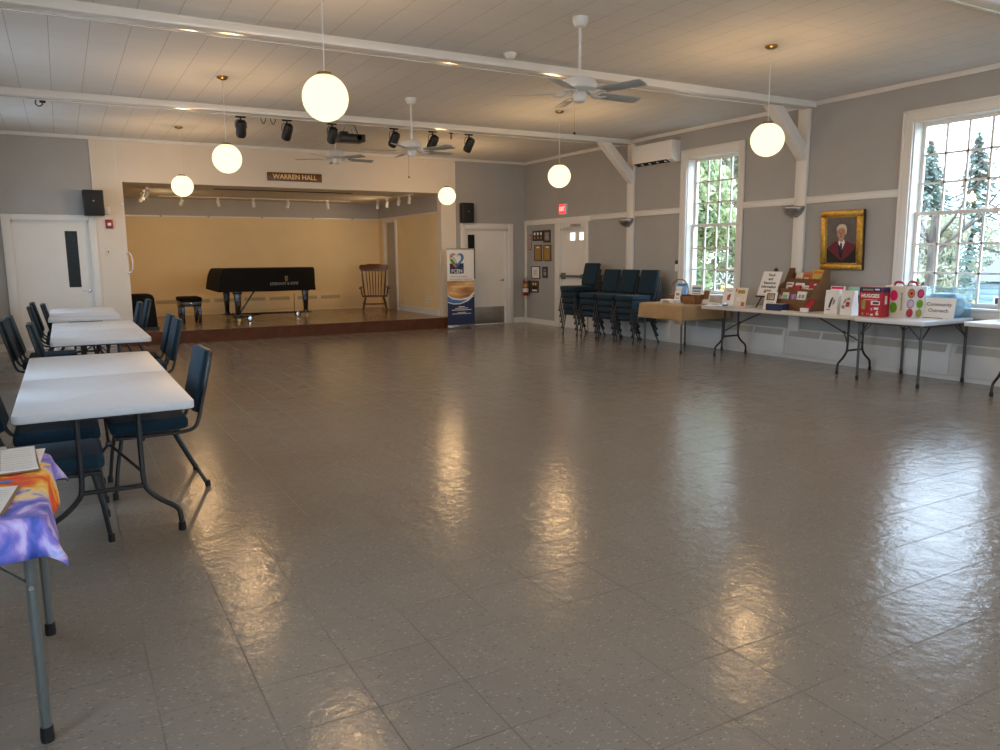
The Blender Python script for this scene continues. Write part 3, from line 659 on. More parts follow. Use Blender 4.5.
fan(4.12, 5.83, 2.965, R(0), 'white five-blade ceiling fan nearest the viewer, hanging on a long rod')
fan(4.16, 9.70, 2.935, R(12), 'white ceiling fan between the spotlights and the smaller globe lamp')
fan(4.05, 12.6, 3.14, R(5), 'white ceiling fan partly behind the hanging projector above the wooden sign', False)

def spot(x, tilt, label):
    t = thing('stage_spotlight', label, 'spotlight', (x, 11.75, HC), 0, 'black stage spotlights behind the beam')
    c = MB(BLACK); c.box((0, 0, -.055), (.14, .05, .03), .006); c.tube([(0, 0, 0), (0, 0, -.05)], .014, 8); c.tube([(0, 0, -.06), (0, 0, -.10)], .012, 8); c.build('clamp', t)
    c = MB(BLACK); c.tube([(0, 0, -.10), (-.05, 0, -.10), (-.075, 0, -.125), (-.08, 0, -.21)], .006, 6); c.tube([(0, 0, -.10), (.05, 0, -.10), (.075, 0, -.125), (.08, 0, -.21)], .006, 6); c.build('yoke', t)
    M = Matrix.Translation((0, 0, -.225)) @ Euler((R(28), R(tilt), 0)).to_matrix().to_4x4()
    c = MB(BLACK); c.lathe([(0, .125), (.04, .122), (.062, .105), (.070, .07), (.072, -.07), (.066, -.10), (.058, -.115), (.058, -.100), (0, -.095)], seg=20, M=M); c.build('lamp_body', t)
    c = MB(BLACK); c.tube([(0, .0, -.10), (.04, .03, -.02), (.09, .04, -.01), (.13, .03, -.01)], .004, 5, smooth=4); c.build('cord', t)
    return t
for x, tl, lab in [(2.40, -4, 'black stage spotlight on the beam, first from the opal globe by the stage header'), (3.06, 10, 'second black stage spotlight of the row, left of the large globe lamp'),
                   (3.74, 4, 'black stage spotlight hanging just beside the projector'), (4.74, 14, 'black stage spotlight between the projector and the fan rod'),
                   (5.41, 18, 'black stage spotlight just past the fan rod'), (6.07, 14, 'last black stage spotlight of the row, above the small globe lamp')]: spot(x, tl, lab)
for x in (-.06, ):
    t = thing('cable_hook', 'small black hook with a cable loop under the far beam, away from the spotlights', 'hook', (x, 11.75, HC))
    c = MB(BLACK); c.tube([(0, 0, 0), (0, 0, -.06), (.02, 0, -.09), (-.02, 0, -.12), (-.06, 0, -.09), (-.05, 0, -.04)], .008, 6, smooth=4); c.box((.02, 0, -.06), (.07, .02, .035), .005); c.build('hook', t)
for x, lab in ((2.72, 'thin black cable loop under the beam between the first two spotlights, nearer the first'), (2.86, 'thin black cable loop under the beam between the first two spotlights, nearer the second')):
    tag(MB(BLACK).tube([(-.035, 0, .0), (-.03, 0, -.06), (0, 0, -.11), (.03, 0, -.06), (.03, 0, .0)], .006, 6, smooth=4).build('cable_loop', None, (x, 11.75, HC-.02)), lab, 'cable', 'cable loops on the beam')
tag(MB(BLACK).tube([(0, 0, 0), (0, 0, -.12)], .012, 8).box((0, 0, -.02), (.06, .05, .03), .004).build('empty_clamp', None, (5.74, 11.75, HC-.03)), 'short empty black clamp under the beam between the last two spotlights', 'clamp')

t = thing('projector', 'black projector hanging from the beam on a wire bracket with trailing cables', 'projector', (4.07, 11.9, HC))
m = MB(BLACK); m.box((0, 0, -.23), (.40, .30, .11), .012); m.box((-.10, .02, -.155), (.12, .12, .05), .01); m.build('body', t)
m = MB(DARKGREYM); m.lathe([(0, 0), (.04, 0), (.045, -.02), (.035, -.03), (0, -.02)], (.10, -.15, -.23), 16, Matrix.Rotation(pi/2, 4, 'X')); m.build('lens', t)
m = MB(STEEL)
for a, c in ((-.15, -.08), (-.08, -.02), (.05, .02), (.14, .06)): m.tube([(a, 0, -.175), (c, 0, -.08), (c*.4, 0, 0)], .006, 6)
m.build('bracket', t)
m = MB(BLACK); m.tube([(.16, .05, -.2), (.12, .03, -.10), (.06, 0, .0), (.05, 0, -.01)], .008, 6, smooth=4); m.tube([(-.05, .05, -.17), (-.1, .04, -.12), (-.06, .03, -.05), (-.02, 0, 0)], .006, 6, smooth=4); m.build('cable', t)
tag(MB(WHITEP).lathe([(0, 0), (.068, 0), (.068, -.02), (.05, -.045), (.03, -.055), (0, -.055)]).build('smoke_detector', None, (4.18, 7.15, HC)), 'round white smoke detector on the ceiling near the fan', 'detector')

# spotlights on the stage ceiling
def track_head(x, y, tilt, label):
    t = thing('track_spotlight', label, 'spotlight', (x, y, SH-.012), 0, 'small white track spotlights of the stage')
    MB(WHITEP).lathe([(0, 0), (.03, 0), (.03, -.02), (.012, -.03), (.012, -.07), (0, -.07)], seg=12).build('mount', t)
    M = Matrix.Translation((0, 0, -.11)) @ Euler((R(25), R(tilt), 0)).to_matrix().to_4x4()
    MB(WHITEP).lathe([(0, .07), (.03, .068), (.036, .05), (.036, -.07), (.03, -.07), (.03, -.05), (0, -.045)], seg=14, M=M).build('lamp_head', t)
    return t
tr = MB(WHITEP); tr.bx(1.48, 1.52, 15.9, 17.3, SH-.012, SH); tag(tr.build('light_track'), 'white lighting track on the stage ceiling at the side of the covered speaker box', 'light track')
tr = MB(WHITEP); tr.bx(1.9, 6.1, 17.98, 18.02, SH-.012, SH); tag(tr.build('light_track'), 'long white lighting track on the stage ceiling along the rear wall', 'light track')
tr = MB(WHITEP); tr.bx(6.58, 6.62, 15.4, 17.6, SH-.012, SH); tag(tr.build('light_track'), 'white lighting track on the stage ceiling at the rocking-chair side', 'light track')
for x, y, tl, lab in [(1.5, 16.0, 25, 'white track spotlight nearest the stage front over the covered box'), (1.5, 16.6, 25, 'middle white track spotlight over the covered box side'), (1.5, 17.2, 25, 'rear white track spotlight over the covered box side'),
    (2.35, 18.0, 20, 'first white track spotlight of the rear row, near the globe lamp'), (3.10, 18.0, -20, 'second white track spotlight of the rear row'), (3.85, 18.0, -10, 'third white track spotlight of the rear row'), (4.62, 18.0, 10, 'fourth white track spotlight of the rear row'), (5.55, 18.0, -15, 'fifth white track spotlight of the rear row'),
    (6.6, 17.5, 0, 'white track spotlight deepest in over the rocking chair'), (6.6, 16.9, 0, 'second white track spotlight from the rear over the rocking chair side'), (6.6, 16.2, 0, 'third white track spotlight from the rear over the rocking chair side'), (6.6, 15.6, 0, 'white track spotlight nearest the stage front on the banner side')]: track_head(x, y, tl, lab)

# ------------------------------------------------------------------ things on the end wall
def wall_box(name, label, cat, x, z, w, h, d, mat, bev=.006): return tag(MB(mat).box((0, -d/2, 0), (w, d, h), bev).build(name, None, (x, YB, z)), label, cat)
def speaker(x, z, label, w=.31, d=.26):
    t = thing('wall_speaker', label, 'speaker', (x, YB, z), 0, 'black wall speakers')
    MB(BLACK).box((0, -.04-d/2, 0), (w, d, .42), .012).build('cabinet', t)
    m = MB(RUBBER); m.box((0, -.043-d, 0), (w-.03, .008, .39), .003); m.use(STEEL); m.lathe([(0, 0), (.012, 0), (.012, .004), (0, .004)], (0, -.047-d, .03), 12, Matrix.Rotation(pi/2, 4, 'X')); m.build('front_grille', t)
    MB(DARKGREYM).box((0, -.02, 0), (.10, .04, .12), .004).build('bracket', t)
    return t
speaker(.555, 2.44, 'black wall speaker above the white door corner, by the red fire alarm')
speaker(7.645, 2.42, 'black wall speaker above the door with the steel kick plate, over the banner', .27, .17)
t = thing('fire_alarm', 'red square fire alarm with a white strobe on the wall by the stage', 'alarm', (.775, YB-.012, 2.10))
MB(FALERED).box((0, -.02, 0), (.115, .04, .15), .01).build('housing', t); MB(WHITEP).box((0, -.045, -.005), (.055, .015, .05), .006).build('strobe', t)
t = thing('alarm_sounder', 'cream sounder box on the wall above the red fire alarm', 'alarm', (.765, YB-.012, 2.325)); MB(WHITEP).box((0, -.02, 0), (.085, .04, .13), .008).build('housing', t); MB(TRIM).box((0, -.043, -.015), (.05, .006, .05), .002).build('grille', t)
t = thing('light_switch', 'cream switch plate on the wall below the fire alarm', 'switch', (.725, YB-.012, 1.63)); MB(CREAMPAPER).box((0, -.004, 0), (.08, .008, .12), .003).build('plate', t); MB(DARKBROWN).box((0, -.013, 0), (.018, .012, .03), .003).build('toggle', t)
for x, lab in ((SX0, 'white grab handle on the stage jamb nearest the slit-pane door'), (SX1, 'white grab handle on the stage jamb beside the banner')):
    t = thing('grab_handle', lab, 'handle', (x, YB-.012, 1.44), 0, 'grab handles of the stage opening')
    s = 1 if x < 3 else -1
    MB(WHITEP).tube([(-s*.03, -.005, .17), (s*.02, -.03, .165), (s*.055, -.05, .10), (s*.065, -.055, 0), (s*.055, -.05, -.10), (s*.02, -.03, -.165), (-s*.03, -.005, -.17)], .013, 8, smooth=4).build('handle', t)
tag(MB(WHITEP).lathe([(0, 0), (.02, 0), (.02, .03), (0, .035)], (0, 0, 0), 12, Matrix.Rotation(pi/2, 4, 'X')).build('wall_hook', None, (1.0, YB-.012, 2.44)), 'small white knob on the stage jamb near the sounder box', 'hook')
t = thing('hall_sign', 'brown wooden board sign with gold lettering WARREN HALL above the stage', 'sign', (4.02, YB-.012, 3.02))
MB(SIGNW).box((0, -.015, 0), (1.04, .03, .155), .006).build('board', t)
m = MB(GOLDLET); m.text('WARREN HALL', face((0, -.0305, -.002), (1, 0, 0), (0, 0, 1)), .125, .004, bold=.0022, sx=.98); m.build('lettering', t)
wx = 4.9
for x in (.95,): struct(MB(TRIM).bx(x-.008, x+.008, YB-.018, YB-.012, SH, HC-.06).build('trim_16'))

# ------------------------------------------------------------------ banner in front of the stage end
t = thing('roll_up_banner', 'tall roll-up banner with a heart logo and a sunset picture before the stage end', 'banner', (7.25, 14.50, 0), R(0))
m = MB(STEEL); m.box((0, .0, .045), (.66, .09, .07), .012); m.box((-.2, 0, .006), (.05, .22, .012), .003); m.box((.2, 0, .006), (.05, .22, .012), .003); m.build('base_cassette', t)
MB(STEEL).box((0, 0, 1.655), (.645, .03, .025), .005).build('top_rail', t)
MB(STEEL).tube([(0, .03, .06), (0, .03, 1.65)], .012, 8).build('pole', t)
m = MB(PAPER); m.bx(-.315, .315, -.006, -.004, .08, 1.645); Y0 = -.007
F = lambda x, z, e=0: face((x, Y0-e, z), (1, 0, 0), (0, 0, 1))
m.use(NAVY); m.prism([(-.315, .08), (.315, .08), (.315, .72), (.20, .60), (.05, .55), (-.10, .55), (-.315, .62)], .001, M=F(0, 0))
m.use(SUNSET); arc = [(-.315, .72), (-.20, .645), (0, .62), (.18, .66), (.315, .78)]
m.prism(arc+[(.315, 1.0), (-.315, 1.0)], .001, M=F(0, 0, .0008))
m.use(BLUE); m.prism([(-.315, .57), (-.12, .53), (.02, .545), (.16, .60), (0, .595), (-.2, .62), (-.315, .70)], .001, M=F(0, 0, .0012))
m.use(PAPER)
top = arc; bot = [(-.315, .69), (-.20, .615), (0, .59), (.18, .63), (.315, .75)]
m.prism(top+bot[::-1], .001, M=F(0, 0, .002))
lo = [(-.315, .57), (-.18, .53), (-.02, .53), (.16, .59), (.30, .69)]
m.prism(lo+[(x, z-.02) for x, z in lo[::-1]], .001, M=F(0, 0, .002))
m.use(NAVY); m.bx(-.25, .07, Y0-.002, Y0, 1.15, 1.36)
m.use(PAPER); m.text('FCEN', F(-.09, 1.20, .002), .10, .001, bold=.002, sx=1.05)
# the heart: a blue right half, an orange top left, green leaf lines
def heart(t): return (.165*sin(t)**3, .0108*(13*cos(t)-5*cos(2*t)-2*cos(3*t)-cos(4*t)))
pr = [heart(pi*k/20) for k in range(21)]
m.use(BLUE); m.prism([(x-.09, z+1.44) for x, z in pr]+[(x*.62-.09, z*.66+1.445) for x, z in pr[::-1]], .001, M=F(0, 0, .0025))
m.use(ORANGE); q = [heart(-pi*k/20) for k in range(4, 11)]; m.prism([(x-.09, z+1.44) for x, z in q]+[(x*.62-.09, z*.66+1.445) for x, z in q[::-1]], .001, M=F(0, 0, .0025))
m.use(GREEN); m.prism([(-.25, 1.47), (-.18, 1.44), (-.10, 1.34), (-.10, 1.28), (-.17, 1.33), (-.235, 1.40)], .001, M=F(0, 0, .003))
m.use(SKYB); m.prism([(-.235, 1.50), (-.16, 1.49), (-.09, 1.40), (-.09, 1.35), (-.16, 1.44)], .001, M=F(0, 0, .003)); m.disc((-.21, 1.545), .03, .022, F(0, 0, .003))
m.use(ORANGE); m.prism([(-.21, 1.37), (-.13, 1.34), (-.095, 1.27), (-.15, 1.29)], .001, M=F(0, 0, .0035))
m.use(GREYINK); m.text('Faith Communities', F(-.04, 1.085, .001), .052, .001); m.text('Environmental Network', F(0, 1.03, .001), .052, .001)
m.use(PAPER)
for z, w, h in ((.455, .15, .016), (.425, .30, .012), (.39, .46, .014), (.335, .20, .010), (.31, .44, .012)): m.bx(-w/2+.01, w/2+.01, Y0-.003, Y0-.0005, z-h/2, z+h/2)
m.build('banner_sheet', t)

# ------------------------------------------------------------------ on the stage
# grand piano under a fitted cover, keyboard end towards the bench
t = thing('grand_piano', 'grand piano under a fitted black cover with small lettering, on the stage', 'piano', (3.75, 16.7, SZ))
O = Vector((3.75, 16.7, 0)); px = lambda x, y: (x-O.x, y-O.y)
out = [px(2.66, 15.98), px(3.2, 15.96), px(3.7, 16.02), px(4.15, 16.22), px(4.55, 16.45), px(4.80, 16.72), px(4.88, 17.0), px(4.86, 17.28), px(4.74, 17.46), px(4.4, 17.5), px(2.66, 17.5)]
m = MB(BLACKCLOTH); bm = bmesh.new()
n = len(out); z0, z1 = .625, 1.075
rings = []
random.seed(3)
for z, sc in ((z0, 1.008), (z0+.10, 1.0), (z0+.30, 1.0), (z1-.03, .997), (z1, .975)):
    ring = []
    for i, (x, y) in enumerate(out):
        xx, yy, zz = x*sc, y*sc, z
        if i in (0, n-1) and z > z0+.2: xx += (z-z0-.2)*.42          # sloping fall-board at the keyboard
        if z == z0: zz += .035*(x+1.2)/2.4*(-1)+random.uniform(-.012, .012)
        ring.append(bm.verts.new((xx, yy, zz)))
    rings.append(ring)
for a, c in zip(rings, rings[1:]):
    for i in range(n): bm.faces.new((a[i], a[(i+1) % n], c[(i+1) % n], c[i]))
bm.faces.new(rings[-1]); bm.faces.new(rings[0][::-1])
bmesh.ops.subdivide_edges(bm, edges=bm.edges[:], cuts=1, smooth=0.0)
m.addbm(bm); m.build('fitted_cover', t, sharp=50)
m = MB(GREYINK); M = face((px(3.98, 0)[0], -.60, .755), (1, .42, 0), (0, 0, 1))
m.text('STEINWAY & SONS', M, .082, .003, bold=.001); m.use(MUSTARD)
L0 = face((px(4.03, 0)[0], -.575, .86), (1, .42, 0), (0, 0, 1))
for sx in (-1, 1): m.tube([L0 @ Vector(p) for p in ((sx*.008, -.05, .002), (sx*.03, -.02, .002), (sx*.018, .02, .002), (sx*.034, .055, .002))], .006, 5, smooth=3)
m.tube([L0 @ Vector(p) for p in ((-.03, .03, .002), (.03, .03, .002))], .004, 5); m.tube([L0 @ Vector(p) for p in ((0, -.05, .002), (0, .05, .002))], .003, 5)
m.build('cover_lettering', t)
m = MB(GREYINK); m.text('STEINWAY', face((px(2.68, 0)[0], -.38, .80), (0, -1, 0), (.25, 0, 1)), .07, .003); m.build('side_lettering', t)
def pleg(x, y, name='leg'):
    g = MB(PIANOBLK); g.box((x, y, .385), (.135, .135, .50), .008, taper=(.55, .55)); g.box((x, y, .60), (.17, .17, .07), .008); g.box((x, y, .115), (.10, .10, .06), .006); o = g.build(name, t)
    c = MB(BRASS); c.lathe([(0, -.015), (.038, -.015), (.042, -.008), (.042, .008), (.038, .015), (0, .015)], (x+.01, y, .042), 14, Matrix.Rotation(pi/2, 4, 'X')); c.build('caster', o)
for x, y in (px(3.04, 16.18), px(3.02, 17.25), px(4.66, 17.05)): pleg(x, y)
g = MB(PIANOBLK)
for dy in (-.09, .09): g.tube([(px(2.98, 0)[0]+.14, dy, .65), (px(2.98, 0)[0]+.14, dy, .14)], .022, 8)
g.box((px(3.12, 0)[0], 0, .11), (.16, .34, .07), .01); g.tube([(px(3.52, 0)[0], 0, .64), (px(3.16, 0)[0], 0, .12)], .016, 6); lo = g.build('pedal_lyre', t)
g = MB(BRASS)
for dy in (-.09, 0, .09): g.box((px(3.0, 0)[0], dy, .085), (.13, .035, .012), .004)
g.build('pedal', lo)
g = MB(BLACKM); c0 = (px(3.7, 0)[0], .12, .11)
for x, y in (px(3.04, 16.18), px(3.02, 17.25), px(4.66, 17.05)): g.tube([c0, (x, y, .09)], .022, 6, flat=(1, .8)); g.box((x, y, .09), (.20, .20, .02), .004)
d = g.build('dolly_frame', t)
for x, y in (px(3.27, 16.22), px(3.15, 16.95), px(4.45, 16.95)):
    c = MB(RUBBER); Rw = Matrix.Rotation(pi/2, 4, 'X'); c.lathe([(.03, -.02), (.055, -.02), (.06, -.012), (.06, .012), (.055, .02), (.03, .02)], (x, y-.02, .06), 18, Rw); c.use(CHROME); c.lathe([(0, -.024), (.038, -.022), (.038, .022), (0, .024)], (x, y-.02, .06), 18, Rw); c.box((x, y-.02, .115), (.05, .06, .012), .003); c.build('dolly_caster', d)

t = thing('piano_bench', 'black padded piano bench at the keyboard end of the covered piano', 'bench', (2.19, 16.7, SZ))
m = MB(BLACKCLOTH); m.box((0, 0, .475), (.42, .66, .09), .03, seg=3); m.build('padded_seat', t)
MB(PIANOBLK).box((0, 0, .385), (.39, .62, .10), .008).build('apron', t)
for sx in (-1, 1):
    for sy in (-1, 1): MB(PIANOBLK).box((sx*.155, sy*.25, .18), (.072, .072, .36), .006, taper=(.75, .75)).build('leg', t)
MB(CHROME).lathe([(0, 0), (.02, 0), (.024, .012), (.012, .025), (0, .025)], (0, -.312, .40), 12, Matrix.Rotation(pi/2, 4, 'X')).build('height_knob', t)

t = thing('covered_speaker_box', 'black tapered box under a cover standing on the stage behind the blue chairs', 'box', (1.265, 15.55, SZ))
m = MB(BLACKCLOTH); m.prism([(-.21, .045), (.185, .045), (.155, .57), (.13, .63), (.08, .645), (-.21, .645)], .55, .025, M=Matrix(((1, 0, 0, 0), (0, 0, 1, -.275), (0, 1, 0, 0), (0, 0, 0, 1)))); m.build('box_body', t)
MB(BLACK).box((-.005, 0, .025), (.42, .59, .05), .01).build('base_board', t)

# rocking chair, facing the hall
t = thing('rocking_chair', 'brown wooden spindle-back rocking chair near the stage door', 'chair', (6.42, 17.42, SZ), R(-20)); t.scale = (1.07, 1.0, 1.02)
m = MB(ROCKW); m.prism([(-.27, -.25), (-.20, -.29), (.20, -.29), (.27, -.25), (.25, .22), (-.25, .22)], .045, .014, M=Matrix.Translation((0, 0, .335)) @ Matrix.Rotation(R(-3), 4, 'X')); m.build('seat', t)
def bk(x, z): return (x, .19+(z-.38)*.26, z)
m = MB(ROCKW); m.prism([(-.31, 0), (-.28, -.04), (.28, -.04), (.31, 0), (.325, .06), (.30, .115), (.20, .115), (.12, .135), (-.12, .135), (-.20, .115), (-.30, .115), (-.325, .06)], .03, .01, M=Matrix.Translation((0, .335, .965)) @ Matrix.Rotation(R(75), 4, 'X')); m.build('crest_rail', t)
for k in range(6):
    x = -.16+k*.064; MB(ROCKW).tube([bk(x*.86, .37), bk(x*.95, .60), bk(x*1.05, .80), bk(x*1.12, .95)], [.0085, .013, .011, .008], 8).build('spindle', t)
for s in (-1, 1):
    MB(ROCKW).tube([bk(s*.215, .36), bk(s*.235, .55), bk(s*.25, .75), bk(s*.265, .96)], [.017, .021, .018, .014], 10).build('back_post', t)
    a = MB(ROCKW); a.tube([bk(s*.245, .58), (s*.285, .0, .575), (s*.29, -.20, .56)], [.017, .019, .022], 8, flat=(1.3, .7)); a.tube([(s*.30, -.19, .56), (s*.305, -.255, .548)], .03, 8, flat=(1.1, .6)); a = a.build('armrest', t)
    MB(ROCKW).tube([(s*.26, -.17, .36), (s*.28, -.175, .46), (s*.288, -.18, .555)], [.014, .020, .013], 8).build('arm_post', a)
    MB(ROCKW).tube([(s*.20, -.21, .34), (s*.235, -.245, .20), (s*.26, -.265, .055)], [.016, .026, .016], 8).build('leg', t)
    MB(ROCKW).tube([(s*.19, .15, .34), (s*.225, .20, .20), (s*.25, .235, .055)], [.016, .024, .016], 8).build('leg', t)
    MB(ROCKW).tube([(s*.26, -.42, .085), (s*.26, -.27, .045), (s*.255, 0, .022), (s*.25, .24, .042), (s*.25, .48, .115)], .02, 8, flat=(.8, 1.1), smooth=4).build('rocker', t)
MB(ROCKW).tube([(-.24, -.25, .19), (0, -.25, .19), (.24, -.25, .19)], [.011, .02, .011], 8).build('stretcher', t); MB(ROCKW).tube([(-.23, .20, .17), (.23, .20, .17)], .012, 8).build('stretcher', t)
for y, z, lab in ((17.15, .485, 'single white outlet plate on the stage side wall near the grey door'), (15.92, .54, 'white outlet plate on the stage side wall, inner one of the pair'), (15.70, .545, 'white outlet plate on the stage side wall, outer one of the pair by the banner')):
    tag(MB(WHITEP).box((-.004, 0, 0), (.008, .08, .125), .003).use(GREYINK).box((-.009, 0, .028), (.003, .03, .03), .001).box((-.009, 0, -.028), (.003, .03, .03), .001).build('outlet_plate', None, (SX1, y, z+.02)), lab, 'outlet', 'stage outlets')
tag(MB(PAPER).box((0, -.003, 0), (.16, .005, .21), .001).use(GREYINK).bx(-.06, .06, -.007, -.005, .04, .05).bx(-.06, .04, -.007, -.005, 0, .01).build('posted_notice', None, (6.62, SYB, 1.20)), 'pale notice sheet on the stage rear wall beside the rocking chair', 'notice')
# ------------------------------------------------------------------ things on the window wall
FX = lambda x, y, z: face((x, y, z), (0, -1, 0), (0, 0, 1))           # a face that looks into the room from the right wall
t = thing('exit_sign', 'lit red EXIT sign on the wall above the outside door', 'sign', (XR, 13.47, 2.45))
MB(WHITEP).box((-.035, 0, 0), (.07, .235, .215), .008).build('housing', t)
m = MB(EXITRED); m.box((-.0715, 0, 0), (.004, .215, .19), .001); m.use(EXITLET); m.text('EXIT', FX(-.0745, 0, 0), .125, .003, bold=.002, sx=.72); m.build('lit_face', t)

def plaque(name, label, y, z, w, h, fr, inner, cells=None, d=.02):
    t = thing(name, label, 'plaque' if name != 'framed_certificate' else 'certificate', (XR, y, z), 0)
    f = MB(fr); b = .018
    f.box((-d/2, w/2-b/2, 0), (d, b, h), .002); f.box((-d/2, -w/2+b/2, 0), (d, b, h), .002); f.box((-d/2, 0, h/2-b/2), (d, w-2*b, b), .002); f.box((-d/2, 0, -h/2+b/2), (d, w-2*b, b), .002); f.box((-.004, 0, 0), (.008, w-.01, h-.01)); f.build('frame', t)
    g = MB(inner); g.box((-.010, 0, 0), (.004, w-2*b, h-2*b))
    for (mat, y0, z0, ww, hh) in (cells or []): g.use(mat).box((-.0135, -y0, z0), (.003, ww, hh), .0005)
    g.build('face', t)
    return t
cells = [(PAPER, -.13, .045, .07, .06), (PAPER, 0, .045, .07, .06), (PAPER, .13, .045, .07, .06), (MUSTARD, -.13, -.045, .07, .06), (MUSTARD, 0, -.045, .07, .06), (MUSTARD, .13, -.045, .07, .06)]
plaque('photo_plaque', 'wide black plaque of six small pictures at the top of the plaque group', 14.50, 1.935, .42, .22, BLACK, BLACK, cells)
plaque('wall_plaque', 'brown wooden plaque with a grey plate beside the six-picture plaque', 14.135, 1.915, .27, .27, PLAQUEW, PLAQUEW, [(GREYINK, 0, 0, .17, .17), (PAPER, 0, .04, .11, .015), (PAPER, 0, -.02, .13, .012)])
name_rows = lambda: [(GOLD, -.055, z/100, .095, .022) for z in range(-13, 8, 3)]+[(GOLD, .055, z/100, .095, .022) for z in range(-13, 8, 3)]+[(PAPER, 0, .125, .12, .03)]
plaque('name_plaque', 'tall gold name plaque in the middle row, next to the extinguisher side', 14.495, 1.56, .29, .35, PLAQUEW, MUSTARD, name_rows())
plaque('name_plaque', 'tall gold name plaque in the middle row, next to the exit door frame', 14.12, 1.56, .29, .35, PLAQUEW, MUSTARD, name_rows())
plaque('framed_certificate', 'white certificate in a black frame below the gold name plaques', 14.59, 1.135, .35, .28, BLACK, PAPER, [(CREAMPAPER, 0, 0, .18, .14), (GREYINK, 0, .03, .1, .012), (GREYINK, 0, -.02, .1, .012)])
plaque('wall_plaque', 'small dark plaque beside the framed certificate', 14.21, 1.145, .19, .24, BLACK, DARKGREYM, [(GREYINK, 0, .05, .10, .03), (GREYINK, 0, -.03, .10, .08)])
plaque('wall_plaque', 'lowest wooden plaque, brown with a dark plate, beside the fire extinguisher', 14.64, .82, .33, .26, PLAQUEW, CARDB, [(BLACK, 0, -.02, .22, .06), (PAPER, 0, -.08, .20, .03), (CREAMPAPER, -.05, .06, .05, .05), (CREAMPAPER, .05, .06, .05, .05)])
t = thing('extinguisher_sign', 'narrow red upright strip sign above the fire extinguisher', 'sign', (XR, 14.83, 1.80))
m = MB(FALERED); m.box((-.003, 0, 0), (.006, .10, .34), .001); m.use(PAPER)
for k in range(7): m.bx(-.0075, -.006, -.025, .025, .13-k*.043-.012, .13-k*.043+.012)
m.build('sign_board', t)
t = thing('fire_extinguisher', 'red fire extinguisher hanging on the wall below the red strip sign', 'extinguisher', (XR-.03, 14.86, .62)); t.scale = (.9, .9, .95)
m = MB(FALERED); m.lathe([(0, 0), (.065, 0), (.072, .012), (.072, .27), (.062, .31), (.03, .335), (.022, .35), (0, .35)], (-.085, 0, 0), 20); m.use(MUSTARD); m.lathe([(.0725, .20), (.0725, .275)], (-.085, 0, 0), 20); m.use(PAPER); m.lathe([(.0727, .08), (.0727, .17)], (-.085, 0, 0), 20); m.build('cylinder', t)
m = MB(CHROME); m.lathe([(0, .345), (.02, .345), (.02, .40), (0, .40)], (-.085, 0, 0), 12); m.use(BLACK); m.tube([(-.085, .02, .40), (-.085, -.10, .43)], .010, 6, flat=(1.4, .6)); m.tube([(-.085, .02, .385), (-.085, -.09, .38)], .009, 6, flat=(1.4, .6)); m.build('valve_handle', t)
MB(BLACK).tube([(-.085, .02, .38), (-.085, .09, .36), (-.09, .10, .25), (-.09, .085, .10), (-.09, .085, .05)], .011, 8, smooth=4).build('hose', t)
MB(DARKGREYM).box((.009, 0, .2), (.046, .05, .3), .003).build('wall_bracket', t)

t = thing('air_conditioner', 'white wall-mounted air conditioner above the far window, beside the diagonal brace', 'air conditioner', (XR, 10.55, 3.215))
m = MB(WHITEP); m.prism([(0, -.165), (-.10, -.175), (-.20, -.13), (-.225, -.03), (-.215, .165), (-.20, .178), (0, .178)], 1.02, .012, M=Matrix(((1, 0, 0, 0), (0, 0, 1, -.51), (0, 1, 0, 0), (0, 0, 0, 1)))); m.build('casing', t)
m = MB(RUBBER); m.add([(-.112, -.38, -.175), (-.202, -.38, -.136), (-.202, .46, -.136), (-.112, .46, -.175), (-.107, -.38, -.160), (-.197, -.38, -.121), (-.197, .46, -.121), (-.107, .46, -.160)], [(0, 1, 2, 3), (4, 7, 6, 5), (0, 4, 5, 1), (1, 5, 6, 2), (2, 6, 7, 3), (3, 7, 4, 0)]); m.build('air_outlet', t)
m = MB(WHITEP)
for y in (-.3, -.1, .1, .3): m.box((-.165, y-.03, -.158), (.07, .006, .02), 0)
m.build('louver', t)

def sconce(y, label):
    t = thing('wall_sconce', label, 'lamp', (XR-.05, y, 2.16), 0, 'bowl sconces on the posts')
    m = MB(STEEL); n = 14; vs, fs = [], []
    for i in range(9):
        ph = pi/2*i/8; r, z = .17*cos(ph), -.15*sin(ph)
        for k in range(n+1):
            a = pi/2+pi*k/n; vs.append((r*cos(a), r*sin(a)*1.0, z))
    for i in range(8):
        for k in range(n): fs.append((i*(n+1)+k, i*(n+1)+k+1, (i+1)*(n+1)+k+1, (i+1)*(n+1)+k))
    m.add(vs, fs); o = m.build('bowl', t); sd = o.modifiers.new('thickness', 'SOLIDIFY'); sd.thickness = .006
    MB(DARKGREYM).box((-.012, 0, -.075), (.022, .13, .15), .004).build('back_plate', t)
sconce(11.36, 'grey metal bowl sconce on the post beside the exit door, above the stacked chairs')
sconce(7.62, 'grey metal bowl sconce on the post between the portrait and the far window')

t = thing('thermostat', 'small white thermostat with a dark top beside the far window', 'thermostat', (XR, 10.05, 1.31)); MB(WHITEP).box((-.012, 0, -.03), (.024, .075, .12), .004).build('body', t); MB(BLACK).box((-.015, 0, .065), (.03, .06, .06), .004).build('sensor', t)

